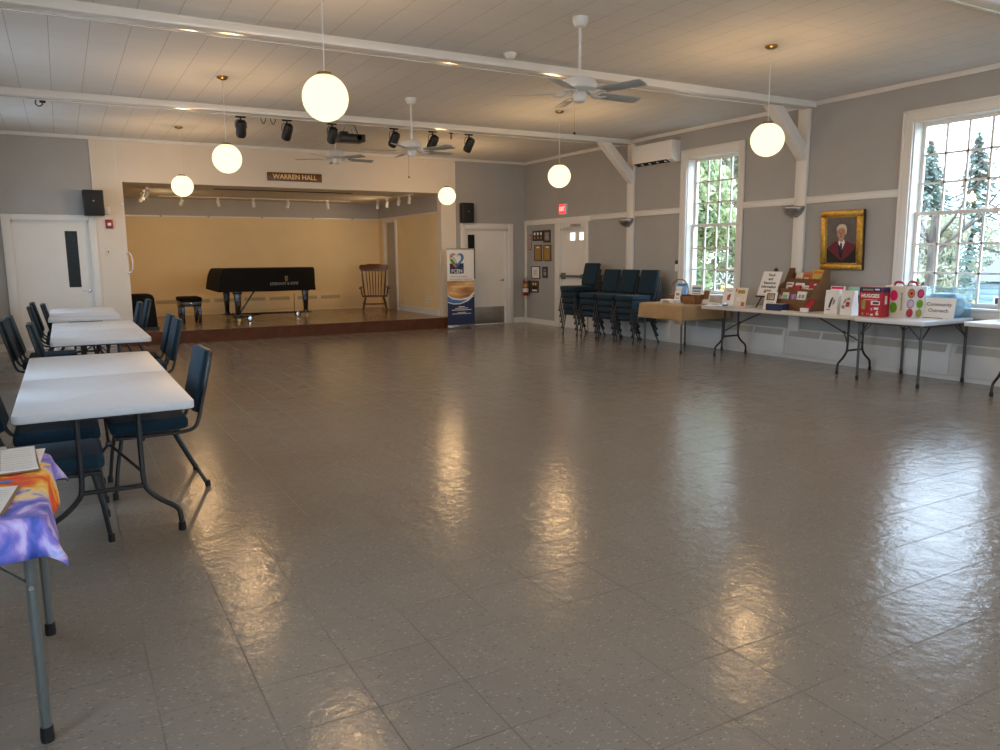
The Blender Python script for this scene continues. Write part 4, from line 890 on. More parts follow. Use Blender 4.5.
# portrait in a gilt frame, leaning out a little at the top
t = thing('framed_portrait', 'oil portrait of a pale-haired person in a black and crimson robe in a gold frame', 'painting', (XR-.01, 6.83, 1.675), 0, None, (0, R(-2.5), 0))
w, h = .64, .79
f = MB(DARKBROWN); f.box((-.02, 0, 0), (.04, w, h), .004); f.use(GOLD)
for (y, z, ww, hh) in ((0, h/2-.04, w, .08), (0, -h/2+.04, w, .08), (w/2-.04, 0, .08, h-.16), (-w/2+.04, 0, .08, h-.16)): f.box((-.05, y, z), (.03, ww, hh), .012)
for (y, z, ww, hh) in ((0, h/2-.088, w-.16, .016), (0, -h/2+.088, w-.16, .016), (w/2-.088, 0, .016, h-.192), (-w/2+.088, 0, .016, h-.192)): f.box((-.045, y, z), (.012, ww, hh), .003)
f.build('gilt_frame', t)
c = MB(CANVAS); c.box((-.043, 0, 0), (.004, w-.18, h-.18)); P = lambda e: FX(-.0455-e, 0, 0); ell = lambda cx, cy, rx, ry, a=0, n=24: [(cx+rx*cos(2*pi*k/n)*cos(a)-ry*sin(2*pi*k/n)*sin(a), cy+rx*cos(2*pi*k/n)*sin(a)+ry*sin(2*pi*k/n)*cos(a)) for k in range(n)]
c.use(ROBE); c.prism([(-.25, -.30), (-.25, -.15), (-.21, -.09), (-.10, -.02), (.08, -.02), (.21, -.07), (.25, -.14), (.25, -.30)], .0006, M=P(0))
c.use(ROBER); c.prism([(-.22, -.10), (-.09, -.01), (0, -.03), (.08, -.01), (.235, -.07), (.12, -.20), (.01, -.27), (-.10, -.20)], .0006, M=P(.0007))
c.use(ROBE); c.prism([(-.05, -.03), (.035, -.03), (.02, -.22), (.0, -.25), (-.03, -.20)], .0006, M=P(.0014))
c.use(PAPER); c.prism([(-.04, -.005), (.04, .01), (.055, -.03), (.015, -.12), (-.015, -.08), (-.045, -.04)], .0006, M=P(.0021))
c.use(NAVY); c.prism([(-.018, -.035), (.012, -.035), (.016, -.10), (.002, -.17), (-.016, -.10)], .0006, M=P(.0028))
c.use(SKIN); c.prism([(-.035, .05), (.04, .05), (.042, .005), (0, -.03), (-.035, 0)], .0006, M=P(.0028)); c.prism(ell(-.005, .10, .062, .088), .0006, M=P(.0035)); c.prism(ell(.062, .095, .012, .022), .0006, M=P(.0033))
c.use(HAIRW); c.prism([(-.075, .12), (-.072, .17), (-.04, .205), (.01, .215), (.06, .20), (.082, .155), (.08, .10), (.064, .07), (.058, .13), (.03, .165), (-.02, .16), (-.05, .15)], .0006, M=P(.0042))
c.use(DARKBROWN); c.prism(ell(-.03, .105, .010, .005), .0006, M=P(.0042)); c.prism(ell(.022, .105, .010, .005), .0006, M=P(.0042)); c.prism(ell(-.005, .052, .020, .004), .0006, M=P(.0042)); c.prism([(-.045, .12), (-.018, .124), (-.018, .128), (-.045, .126)], .0006, M=P(.0042)); c.prism([(.010, .124), (.036, .12), (.036, .126), (.010, .128)], .0006, M=P(.0042))
c.prism([(-.010, .10), (-.004, .10), (.002, .072), (-.014, .072)], .0004, M=P(.0042))
c.build('canvas', t)

# ------------------------------------------------------------------ stacking chairs
def make_chair(label, group):
    """sitter faces -Y"""
    t = thing('stacking_chair', label, 'chair', (0, 0, 0), 0, group)
    m = MB(FABRIC)
    m.prism([(-.205, -.225), (.205, -.225), (.235, -.19), (.225, .20), (.20, .235), (-.20, .235), (-.225, .20), (-.235, -.19)], .085, .028, M=Matrix.Translation((0, 0, .40)), seg=3); m.use(BLACK); m.box((0, -.01, .396), (.40, .38, .012), .002); m.build('seat', t)
    tilt = Matrix.Translation((0, .285, .505)) @ Matrix.Rotation(R(-14), 4, 'X')
    m = MB(FABRIC); Mb = tilt @ Matrix(((1, 0, 0, 0), (0, 0, -1, .018), (0, 1, 0, 0), (0, 0, 0, 1)))
    m.prism([(-.195, 0), (.195, 0), (.215, .03), (.220, .35), (.217, .400), (.203, .412), (-.203, .412), (-.217, .400), (-.220, .35), (-.215, .03)], .040, .011, M=Mb, seg=3)
    m.build('backrest', t)
    m = MB(BLACK); Mk = tilt @ Matrix(((1, 0, 0, 0), (0, 0, -1, .032), (0, 1, 0, 0), (0, 0, 0, 1)))
    m.prism([(-.200, -.004), (.200, -.004), (.220, .028), (.2245, .35), (.2215, .403), (.206, .417), (-.206, .417), (-.2215, .403), (-.2245, .35), (-.220, .028)], .030, .004, M=Mk); m.build('back_shell', t)
    m = MB(BLACKM)
    for s in (-1, 1): m.tube([(s*.222, -.20, .385), (s*.224, .0, .385), (s*.224, .20, .387), (s*.226, .272, .41), (s*.226, .300, .47), (s*.226, .322, .56), (s*.223, .372, .76), (s*.215, .395, .862)], .0125, 8, smooth=3)
    m.tube([(-.222, -.16, .385), (.222, -.16, .385)], .011, 6); m.tube([(-.222, .13, .385), (.222, .13, .385)], .011, 6); m.build('frame', t)
    for s in (-1, 1):
        for pts in ([(s*.222, -.165, .385), (s*.226, -.20, .20), (s*.230, -.225, .012)], [(s*.222, .15, .385), (s*.228, .225, .22), (s*.236, .325, .012)]):
            g = MB(BLACKM); g.tube(pts, .0125, 8); g = g.build('leg', t)
            c = MB(RUBBER); x, y, z = pts[-1]; c.lathe([(0, -.012), (.016, -.012), (.018, 0), (.016, .03), (0, .03)], (x, y, z), 10); c.build('foot_cap', g)
    return t
GR_T, GR_S = 'blue chairs around the folding tables', 'blue chairs stacked by the window wall'
LP, RP = pi/2, -pi/2                                # facing +X and facing -X
proto = make_chair('blue chair on the aisle side of the front white table, its whole side in view', GR_T)
proto.location = (.40, 5.50, 0); proto.rotation_euler = (0, 0, RP+.02)
for x, y, rz, lab in [
    (-.11, 4.70, LP, 'blue chair tucked under the front white table, nearest the tie-dyed table'),
    (-.10, 5.46, LP, 'blue chair tucked under the wall side of the front white table, second along'),
    (.59, 8.36, RP, 'blue chair at the aisle side of the middle white table, nearer the viewer'),
    (.60, 9.02, RP-.03, 'blue chair at the aisle side of the middle white table, the one farther off'),
    (.53, 11.9, RP, 'blue chair at the aisle side of the farthest white table, nearer of the two'),
    (.70, 12.6, RP, 'blue chair at the aisle side of the farthest white table, before the covered box'),
    (.08, 8.52, LP, 'blue chair at the wall side of the middle white table, pushed furthest in'),
    (-.19, 9.20, LP, 'blue chair at the wall side of the middle white table, first at the picture edge'),
    (-.15, 9.74, LP, 'blue chair at the wall side of the middle white table, second at the picture edge'),
    (-.02, 11.70, LP, 'blue chair at the wall side of the farthest white table, nearest the viewer of three'),
    (.12, 12.18, LP, 'blue chair at the wall side of the farthest white table, middle one of three'),
    (-.02, 12.72, LP, 'blue chair at the wall side of the farthest white table, next to the door')]:
    dup(proto, (x, y, 0), rz, lab, GR_T)
STK = [('the stack before the exit door', 12.05, 5), ('the stack second from the exit door', 11.45, 4), ('the stack third from the exit door', 10.93, 4), ('the stack beside the tan-clothed table', 10.40, 4)]
LEV = {5: ('bottom chair', 'second chair up', 'middle chair', 'fourth chair up', 'top chair'), 4: ('bottom chair', 'second chair up', 'third chair up', 'top chair')}
for k, (nm, y, n) in enumerate(STK):
    for i in range(n):
        dup(proto, (8.555-.022*i, y, .112*i), RP, 'dark teal %s of %s' % (LEV[n][i], nm), GR_S)

# ------------------------------------------------------------------ tables
TH = .74
def rounded(w, l, r, n=4):
    out = []
    for cx, cy, a0 in ((w/2-r, l/2-r, 0), (-w/2+r, l/2-r, pi/2), (-w/2+r, -l/2+r, pi), (w/2-r, -l/2+r, 3*pi/2)):
        out += [(cx+r*cos(a0+pi/2*k/n), cy+r*sin(a0+pi/2*k/n)) for k in range(n+1)]
    return out
def folding_table(label, cat_group, loc, w, l, inset=.12, mat=TABLEW, seam=True, metal=BLACKM, h=TH):
    t = thing('folding_table', label, 'table', (loc[0], loc[1], 0), 0, cat_group)
    m = MB(mat); half = rounded(w, l, .04)
    if seam:
        a = [p for p in half if p[1] > 0]; b_ = [p for p in half if p[1] < 0]
        m.prism([(w/2, .0015)]+a+[(-w/2, .0015)], .045, .007, M=Matrix.Translation((0, 0, h-.045)))
        m.prism([(-w/2, -.0015)]+b_+[(w/2, -.0015)], .045, .007, M=Matrix.Translation((0, 0, h-.045)))
    else: m.prism(half, .045, .007, M=Matrix.Translation((0, 0, h-.045)))
    m.build('tabletop', t)
    for e in (-1, 1):
        y = e*(l/2-inset)
        for s in (-1, 1):
            g = MB(metal); g.tube([(s*.145, y, h-.045), (s*.145, y, .44), (s*.150, y, .30), (s*.175, y, .245), (s*.230, y, .19), (s*.305, y, .135), (s*.322, y, .08), (s*.325, y, .012)], .0145, 8, smooth=3); g = g.build('leg', t)
            MB(RUBBER).lathe([(0, -.012), (.019, -.012), (.021, 0), (.018, .035), (0, .035)], (s*.325, y, .012), 10).build('foot_cap', g)
        MB(metal).tube([(-.15, y, .285), (.15, y, .285)], .013, 8).build('crossbar', t); MB(metal).tube([(-.20, y, h-.055), (.20, y, h-.055)], .012, 6).build('pivot_bar', t)
        g = MB(metal); yi = y-e*.62; ym = y-e*.17
        for s in (-1, 1): g.tube([(s*.145, y, .36), (0, ym, .50)], .008, 6)
        g.tube([(0, ym, .495), (0, yi, h-.055)], .009, 6); g.box((0, yi, h-.052), (.09, .05, .02), .003); g.box((0, ym, .497), (.03, .03, .03), .004); g.build('brace', t)
    return t
GW = 'long white folding tables'
folding_table('long white folding table at the front of the row, nearest the tie-dyed table', GW, (.145, 5.70), .85, 2.62, .08)
folding_table('long white folding table in the middle of the row of three', GW, (.28, 9.50), .87, 2.5)
folding_table('long white folding table at the far end of the row, before the white door', GW, (.22, 12.75), .86, 2.5)
folding_table('long cream folding table under the portrait, carrying the pamphlet display', 'folding tables along the window wall', (8.71, 7.29), .76, 2.64, .27, TABLEG, False)
folding_table('white folding table cut off at the picture edge under the near window', 'folding tables along the window wall', (8.74, 3.47), .76, 2.50, .33, TABLEW, False, BLACKM, .765)

def card_table(label, loc, w, l, metal, mat=TABLEW, h=TH, group=None, ins=.07):
    t = thing('card_table', label, 'table', (loc[0], loc[1], 0), 0, group)
    m = MB(mat); m.prism(rounded(w, l, .05), .05, .010, M=Matrix.Translation((0, 0, h-.05))); m.use(metal); m.prism(rounded(w-.06, l-.06, .03), .025, M=Matrix.Translation((0, 0, h-.072))); m.build('tabletop', t)
    for sx in (-1, 1):
        for sy in (-1, 1):
            x, y = sx*(w/2-ins), sy*(l/2-ins)
            g = MB(metal); g.tube([(x, y, h-.06), (x, y, .015)], .0155, 10); g = g.build('leg', t)
            MB(RUBBER).lathe([(0, -.015), (.019, -.015), (.020, 0), (.0185, .035), (0, .035)], (x, y, .015), 10).build('foot_cap', g)
            b_ = MB(metal); b_.tube([(x, y, h-.22), (x-sx*.16, y, h-.065)], .0085, 6, flat=(1.2, .6)); b_.tube([(x, y, h-.22), (x, y-sy*.16, h-.065)], .0085, 6, flat=(1.2, .6)); b_.use(CHROME); b_.lathe([(0, -.02), (.008, -.02), (.008, .02), (0, .02)], (x, y, h-.22), 8, Matrix.Rotation(pi/2, 4, 'X')); b_.build('brace', g)
    return t
GC = 'square tables with straight legs'
card_table('square white card table with straight grey legs, carrying the polka-dot bag', (8.64, 5.45), .98, .88, DARKGREYM, TABLEW, TH+.012, GC, .06)
card_table('square table with straight grey legs under the tan cloth', (8.57, 9.22), .98, .96, DARKGREYM, TABLEW, TH, GC, .06)
card_table('card table with grey-green legs under the tie-dyed cloth, nearest the viewer', (-.58, 3.04), .92, .88, GREYM, TABLEW, .735, GC, .04)

def draped(name, label, cat, mat, loc, w, l, d, z, flare=.35, base=.10, hang=1.0, n=46, seed=1, ripple=.012):
    """a square cloth laid over a table, its corners falling in a cone fold"""
    rnd = random.Random(seed); ph = [rnd.uniform(0, 6.28) for _ in range(6)]
    W, Ln = w+2*d, l+2*d; vs, fs = [], []
    for j in range(n+1):
        for i in range(n+1):
            u, v = -W/2+W*i/n, -Ln/2+Ln*j/n
            ox, oy = max(0, abs(u)-w/2), max(0, abs(v)-l/2); sx, sy = (1 if u > 0 else -1), (1 if v > 0 else -1)
            x, y, zz = min(max(u, -w/2), w/2), min(max(v, -l/2), l/2), 0.0
            if ox > 0 or oy > 0:
                r = math.hypot(ox, oy); a = math.atan2(oy, ox); k = sin(2*a)
                f = r*(base+flare*k); drop = math.sqrt(max(0, r*r-f*f))*hang
                f += ripple*sin(u*17+ph[0]+v*13)*min(1, r/.08)*(1-k*.6)+.006
                x += sx*cos(a)*f; y += sy*sin(a)*f; zz = -drop
                if r < .02: zz = -drop*.7
            else: zz += .0012*sin(u*23+ph[1])*sin(v*19+ph[2])
            vs.append((x, y, z+.004+zz))
    for j in range(n):
        for i in range(n): a = j*(n+1)+i; fs.append((a, a+1, a+n+2, a+n+1))
    m = MB(mat); m.add(vs, fs); o = m.build(name, None, loc, sharp=80)
    sd = o.modifiers.new('thickness', 'SOLIDIFY'); sd.thickness = .0025; sd.offset = 1
    return tag(o, label, cat)
draped('tablecloth', 'tan tablecloth with hanging corner points on the square table beside the chair stacks', 'tablecloth', TAN, (8.57, 9.22, 0), .99, .97, .235, TH, .06, .04, 1, seed=4)
draped('tablecloth', 'purple and orange tie-dyed cloth with a pointed hanging corner on the table nearest the viewer', 'tablecloth', TIE, (-.58, 3.04, 0), .94, .90, .115, .735, .36, .10, 1, seed=9, ripple=.015)
# ------------------------------------------------------------------ on the tie-dyed table
def clipboard(loc, rz, w, h, label, lines, paper_rot=0.02, tiltx=0):
    t = thing('clipboard', label, 'clipboard', loc, rz)
    MB(OAKBOARD).box((0, 0, .002), (w, h, .004), .0012).build('board', t)
    p = MB(LINENOTE); M = Matrix.Rotation(paper_rot, 4, 'Z')
    p.box((0, -.008, .0065), (w-.02, h-.03, .004), 0, M=M); p.box((.006, -.004, .0092), (w-.025, h-.035, .0008), 0, M=Matrix.Rotation(-paper_rot, 4, 'Z'))
    p.use(GREYINK)
    for k in range(lines):
        z = -h/2+.03+k*(h-.07)/lines
        p.box((.004, z, .0098), (w-.05, .0012, .0004), 0, M=Matrix.Rotation(-paper_rot, 4, 'Z'))
    for x in (-.06, .03): p.box((x, -.005, .0098), (.0012, h-.07, .0004), 0, M=Matrix.Rotation(-paper_rot, 4, 'Z'))
    p.build('paper_sheets', t)
    c = MB(STEEL); c.box((0, h/2-.018, .013), (.11, .03, .006), .002); c.tube([(-.05, h/2-.03, .018), (.05, h/2-.03, .018)], .005, 6); c.tube([(-.03, h/2-.01, .014), (0, h/2+.008, .02), (.03, h/2-.01, .014)], .003, 6, smooth=3); c.build('clip', t)
    return t
ZT = .7435
clipboard((-.29, 3.37, ZT+.0035), R(4), .30, .42, 'clipboard with ruled sign-up sheets at the far side of the tie-dyed table', 9)
clipboard((-.315, 2.84, ZT), R(-6), .24, .32, 'smaller clipboard with a filled form at the near edge of the tie-dyed table', 9, .0)
tag(MB(PAPER).box((0, 0, .0015), (.22, .28, .003), .0008).build('loose_sheet', None, (-.235, 3.41, ZT+.0002), R(-3)), 'plain white sheet sticking out from under the far clipboard', 'paper')
t = thing('pen', 'blue pen lying between the two clipboards on the tie-dyed cloth', 'pen', (-.27, 3.045, ZT+.006), R(8))
MB(BLUE).tube([(-.07, 0, 0), (.05, 0, 0), (.065, 0, 0)], [.0045, .0045, .0018], 8).build('barrel', t); MB(NAVY).tube([(-.07, 0, 0), (-.02, 0, 0)], .0052, 8).build('cap', t)

# ------------------------------------------------------------------ on the tan cloth
ZC = TH+.0075
def card(name, label, cat, loc, w, h, lean, mats, rz=0, group=None, d=.006, patches=()):
    """a stiff sheet standing upright and leaning back, printed side towards the room (-X)"""
    t = tag(MB(mats).add([], []).build('x'), None) if False else None
    m = MB(mats); M = Matrix.Rotation(R(lean), 4, 'Y')
    m.box(M @ Vector((0, 0, h/2)), (d, w, h), .001, M=M)
    F0 = M @ FX(-d/2-.0003, 0, h/2)
    for mat, x, z, ww, hh in patches: m.use(mat).box(F0 @ Vector((x, z, 0)), (ww, hh, .0012), 0, M=F0.to_3x3().to_4x4())
    o = m.build(name, None, loc, rz)
    return tag(o, label, cat, group)
def lines(x, z, w, n, gap, hh=.008, mat=None): return [(mat or GREYINK, x, z-i*gap, w*(1-.12*(i % 2)), hh) for i in range(n)]
t = thing('wicker_basket', 'brown wicker basket with a tall hoop handle on the tan cloth', 'basket', (8.66, 9.42, ZC), R(10))
m = MB(WICKER); m.lathe([(0, .006), (.115, .006), (.13, .0), (.145, .05), (.155, .11), (.162, .115), (.155, .12), (.145, .11), (.135, .05), (.11, .012), (0, .012)], seg=24); m.build('bowl', t)
MB(WICKER).tube([(0, -.155, .11), (0, -.165, .20), (0, -.13, .30), (0, -.05, .355), (0, .05, .355), (0, .13, .30), (0, .165, .20), (0, .155, .11)], .009, 8, smooth=4).build('hoop_handle', t)
tag(MB(SKYB).box((0, 0, .15), (.05, .22, .27), .01).use(PAPER).box((-.026, .03, .19), (.004, .12, .07), .001).use(BLUE).box((-.026, -.02, .25), (.004, .16, .03), .001).build('wrapped_packet', None, (8.665, 9.41, ZC+.02), 0, (0, R(8), R(10))), 'blue and white packet standing in the hoop-handled basket', 'packet')
card('leaflet', 'orange-edged leaflet standing behind the packet in the hoop-handled basket', 'leaflet', (8.72, 9.53, ZC+.02), .10, .22, 8, ORANGE, R(10), None, .004, [(CREAMPAPER, 0, -.03, .08, .12)])
card('small_card', 'small pale printed card standing before the hoop-handled basket', 'card', (8.42, 9.23, ZC+.002), .13, .19, 10, PAPER, 0, None, .004, [(GREYINK, 0, .04, .08, .04)]+lines(0, -.01, .09, 3, .02))
t = thing('book_stack', 'low cream booklet box lying on the tan cloth beside the small card', 'box', (8.33, 9.27, ZC), R(4)); MB(CREAMPAPER).box((0, 0, .03), (.18, .26, .055), .004).build('carton', t); MB(MUSTARD).box((-.101, .0, .03), (.003, .12, .03), .001).build('label', t)
t = thing('wicker_basket', 'rectangular brown wicker basket on the tan cloth, before the window', 'basket', (8.52, 8.95, ZC), R(5))
m = MB(WICKER)
for q in ((-.12, -.108, -.13, .13), (.108, .12, -.13, .13), (-.12, .12, -.13, -.118), (-.12, .12, .118, .13)): m.bx(*q, 0, .13, .003)
m.bx(-.12, .12, -.13, .13, 0, .01); m.build('basket_body', t); m = MB(DARKBROWN); m.tube([(-.12, -.13, .132), (.12, -.13, .132), (.12, .13, .132), (-.12, .13, .132)], .009, 6, closed=True); m.build('rim', t)
card('sign_card', 'white printed sheet standing up in the rectangular wicker basket', 'sign', (8.57, 8.97, ZC+.015), .20, .27, 8, PAPER, R(5), None, .004, [(BLUE, 0, .085, .18, .03), (GREYINK, 0, .04, .16, .03), (GREYINK, 0, -.0, .18, .015), (GREYINK, 0, -.04, .14, .012)])
card('brochure', 'brown brochure leaning at the end of the rectangular wicker basket', 'brochure', (8.58, 8.775, ZC+.002), .12, .24, 22, CREAMPAPER, R(20), None, .012, [(CARDB, 0, .02, .09, .14)])

# ------------------------------------------------------------------ on the long table
Z1 = TH+.001
card('booklet_card', 'white card with a small brown picture standing on the long table, beside the tan cloth', 'card', (8.60, 8.33, Z1), .23, .27, 12, PAPER, 0, None, .006, [(RUST, .0, -.01, .06, .08), (CARDB, .02, .02, .03, .05), (GREYINK, 0, .09, .10, .012)])
card('booklet_card', 'cream booklet with a red seal standing next to the white picture card', 'card', (8.58, 8.08, Z1), .23, .28, 12, CREAMPAPER, 0, None, .008, [(ORANGE, -.10, .10, .03, .05), (MUSTARD, 0, .08, .14, .05), (PAPER, -.04, -.03, .07, .05), (RUST, .06, -.10, .06, .06)])
for i, (x, y, rz, mat, lab) in enumerate([(8.42, 8.45, 5, PAPER, 'white magazine lying flat at the far end of the long table'), (8.43, 8.17, -8, SKYB, 'blue-tinted leaflet lying flat before the white picture card'), (8.43, 7.90, 6, LTPINK, 'pale pink leaflet lying flat before the cream booklet')]):
    t = tag(MB(mat).box((0, 0, .004), (.21, .28, .007), .001).use(PAPER).box((-.0, 0, .008), (.15, .20, .0008), 0).use(GREYINK).box((.03, 0, .0086), (.03, .14, .0006), 0).build('leaflet', None, (x, y, Z1), R(rz)), lab, 'leaflet')
t = thing('glass_paperweight', 'small grey paperweight on the leaflets before the white picture card', 'paperweight', (8.43, 8.20, Z1+.0085)); MB(STEEL).lathe([(0, 0), (.035, 0), (.045, .015), (.038, .035), (.015, .045), (0, .046)], seg=18).build('dome', t); MB(DARKGREYM).lathe([(.03, 0), (.046, 0), (.046, .006), (.03, .006)], seg=18).build('base_ring', t)
# easel with the sign
t = thing('table_easel', 'black tabletop easel holding the white information sign', 'easel', (8.74, 7.62, Z1))
m = MB(BLACK); top = (.05, 0, .545)
for y in (-.13, .13): m.tube([(-.14, y*1.25, 0), (top[0], y*.12, .52)], .011, 6, flat=(1.2, .8))
m.build('front_leg', t); MB(BLACK).tube([(.20, 0, 0), (top[0]+.01, 0, .52)], .010, 6).build('rear_leg', t)
MB(BLACK).box((-.115, 0, .165), (.07, .34, .022), .004).build('ledge', t); m = MB(BLACK); m.lathe([(0, 0), (.03, 0), (.033, .03), (.022, .065), (0, .078)], (.055, 0, .49), 12); m.build('head', t)
m = MB(PAPER); M = Matrix.Rotation(R(21), 4, 'Y'); m.box(M @ Vector((0, 0, .18)), (.008, .33, .36), .001, M=M); F0 = M @ FX(-.0052, 0, .18); m.use(INK)
for i, s in enumerate(('Food', 'and', 'Resource', 'Information')): m.text(s, F0 @ Matrix.Translation((0, .125-i*.058, 0)), .055, .001, bold=.0012)
m.use(MUSTARD); m.box(F0 @ Vector((0, -.10, 0)), (.12, .018, .001), 0, M=F0.to_3x3().to_4x4()); m.use(CARDB); m.box(F0 @ Vector((.01, -.125, 0)), (.14, .022, .001), 0, M=F0.to_3x3().to_4x4())
tag(m.build('information_sign', None, (8.615, 7.62, Z1+.178)), 'white sign with four lines of black lettering on the black easel', 'sign')
card('small_sign', 'small white card with a brown photo standing before the easel', 'card', (8.46, 7.43, Z1), .20, .25, 14, PAPER, R(4), None, .005, [(CARDB, 0, .055, .13, .10), (CREAMPAPER, 0, .055, .10, .07), (GREYINK, 0, -.02, .10, .008), (GREYINK, .0, -.10, .10, .025)])
# cardboard literature rack
t = thing('pamphlet_rack', 'brown cardboard three-tier pamphlet rack on the long table under the portrait', 'rack', (8.72, 7.13, Z1), R(-6)); t.scale = (1, .92, 1.13)
prof = [(-.19, 0), (.20, 0), (.20, .50), (.10, .50), (.02, .34), (-.06, .30), (-.13, .16), (-.19, .16)]
for y in (-.345, .335):
    m = MB(CARDB); m.prism(prof, .010, .002, M=Matrix(((1, 0, 0, 0), (0, 0, 1, y), (0, 1, 0, 0), (0, 0, 0, 1)))); m.build('side_panel', t)
MB(CARDB).box((.195, 0, .22), (.008, .67, .44), .001).build('back_panel', t)
for x, z0, z1 in ((-.185, 0, .135), (-.065, .12, .255), (.06, .25, .375)): MB(CARDB).box((x, 0, (z0+z1)/2), (.008, .67, z1-z0), .001).build('tier_front', t)
m = MB(CARDB); m.box((0, 0, .004), (.38, .66, .006), 0); m.box((.005, 0, .125), (.13, .66, .005), 0); m.box((.13, 0, .255), (.13, .66, .005), 0); m.build('tier_floor', t)
def pam(name, label, x, y, z, w, h, lean, mat, patches=(), d=.02, cat='pamphlet'): card(name, label, cat, (8.72+x*cos(R(-6))-y*.92*sin(R(-6)), 7.13+x*sin(R(-6))+y*.92*cos(R(-6)), Z1+z*1.13), w*.95, h*1.03, lean, mat, R(-6), None, d, [(q[0], q[1]*.95, q[2], q[3]*.95, q[4]) for q in patches])
pam('pamphlet', 'cream pamphlet at the top of the rack, on the easel side', .13, .20, .262, .13, .20, 12, CREAMPAPER, lines(0, .03, .09, 3, .02))
pam('pamphlet', 'orange booklet at the top of the rack', .13, .045, .262, .16, .205, 12, ORANGE, [(RUST, 0, .06, .12, .03), (CREAMPAPER, 0, .02, .08, .03)], .03)
pam('pamphlet', 'yellow picture booklet at the top of the rack, tallest of all', .12, -.16, .262, .20, .245, 12, YELLOW, [(ORANGE, 0, .09, .16, .03), (OLIVE, -.03, -.02, .05, .05), (OLIVE, .05, -.0, .03, .06)], .02)
pam('pamphlet', 'blue booklet wedged beside the yellow picture booklet', .14, -.285, .262, .07, .24, 14, BLUE, [(SKYB, 0, .05, .05, .08)])
pam('pamphlet', 'pamphlet with a red lower corner in the middle tier, on the easel side', .01, .26, .13, .13, .22, 12, PAPER, [(DKRED, .02, .01, .08, .07), (RUST, 0, .085, .10, .02)])
pam('pamphlet', 'white printed pamphlet in the middle tier behind the red folder', .02, .065, .13, .17, .215, 12, PAPER, [(GREYINK, -.02, .06, .08, .04), (GREYINK, .03, .01, .07, .03)])
pam('pamphlet', 'grey-white pamphlet in the middle tier beside the red flyer', .02, -.075, .13, .13, .20, 14, PAPER, lines(0, .06, .09, 5, .02))
pam('flyer', 'dark red flyer hanging from the middle tier under the yellow booklet', -.0, -.215, .13, .15, .235, 12, RED, [(PAPER, .035, .085, .05, .02), (LTPINK, -.02, .0, .06, .06)], .02, 'flyer')
pam('pamphlet', 'tilted white card in the lower tier, nearest the easel', -.115, .28, .008, .10, .265, 16, PAPER, [(GREYINK, 0, .06, .06, .04)])
pam('pamphlet', 'green and white pamphlet in the lower tier beside the tilted card', -.125, .19, .008, .12, .225, 14, PAPER, [(LTGREEN, 0, .05, .08, .07), (GREYINK, .0, -.02, .06, .02)])
pam('folder', 'bright red folder standing in the lower tier of the rack', -.085, .03, .008, .15, .32, 10, RED, [(DKRED, .03, -.0, .06, .2)], .03, 'folder')
pam('pamphlet', 'purple pamphlet in the lower tier before the red folder', -.125, .03, .008, .11, .205, 12, PURPLE, [(LTPINK, 0, .02, .02, .16)], .015)
pam('pamphlet', 'white card with a small print in the lower tier, behind the wide card', -.095, -.205, .008, .12, .285, 14, PAPER, [(GREYINK, 0, .05, .07, .05)])
pam('card', 'wide white card in the lower tier of the rack, nearest the portrait end', -.125, -.13, .008, .17, .245, 12, PAPER, [(GREYINK, -.03, .06, .04, .05), (GREYINK, .03, .06, .05, .05)], .015, 'card')
t = thing('flat_box', 'low dark blue open box on the long table before the rack', 'box', (8.43, 7.26, Z1), R(3))
m = MB(NAVY); m.bx(-.07, .07, -.13, .13, 0, .008)
for q in ((-.07, -.062, -.13, .13), (.062, .07, -.13, .13), (-.07, .07, -.13, -.122), (-.07, .07, .122, .13)): m.bx(*q, 0, .09)
m.build('tray', t); MB(CREAMPAPER).box((0, 0, .06), (.11, .22, .06), .003).build('contents', t)
for y, rz, lab in ((7.07, 12, 'brown paper slip lying flat before the rack, nearer the blue box'), (6.94, -6, 'brown paper slip lying flat before the rack, nearer the red booklet')):
    tag(MB(CREAMPAPER).box((0, 0, .005), (.10, .14, .009), .002).use(CARDB).box((.01, 0, .0102), (.05, .09, .001), 0).build('paper_slip', None, (8.42, y, Z1), R(rz)), lab, 'paper')
t = thing('booklet_holder', 'red booklet leaning in a small white holder at the table edge', 'booklet', (8.42, 6.80, Z1), R(-10))
m = MB(RED); M = Matrix.Rotation(R(38), 4, 'Y'); m.box(M @ Vector((0, 0, .10)), (.022, .10, .19), .002, M=M); m.build('booklet', t); MB(PAPER).box((-.005, 0, .03), (.05, .11, .055), .004).build('holder', t)
def tissue(loc, rz, label, fig):
    t = thing('paper_gift_bag', label, 'bag', loc, rz, None)
    m = MB(PAPER); Mz = Matrix.Identity(4)
    bm = bmesh.new(); lv = []
    for z, sx, sy in ((0, .06, .088), (.10, .058, .084), (.19, .045, .088), (.27, .028, .092), (.30, .034, .088)):
        lv.append([bm.verts.new((x*sx, y*sy+.004*sin(9*z), z)) for x, y in ((-1, -1), (0, -1.03), (1, -1), (1, 0), (1, 1), (0, 1.03), (-1, 1), (-1, 0))])
    for a, c in zip(lv, lv[1:]):
        for i in range(8): bm.faces.new((a[i], a[(i+1) % 8], c[(i+1) % 8], c[i]))
    bm.faces.new(lv[0][::-1]); bm.faces.new(lv[-1]); m.addbm(bm); m.build('bag_body', t)
    m = MB(INK); F0 = Matrix.Translation((-.0605, 0, .135)) @ Matrix.Rotation(R(5), 4, 'Y') @ FX(0, 0, 0)
    for mat, poly in fig: m.use(mat).prism(poly, .0015, M=F0)
    m.build('printed_picture', t)
    return t
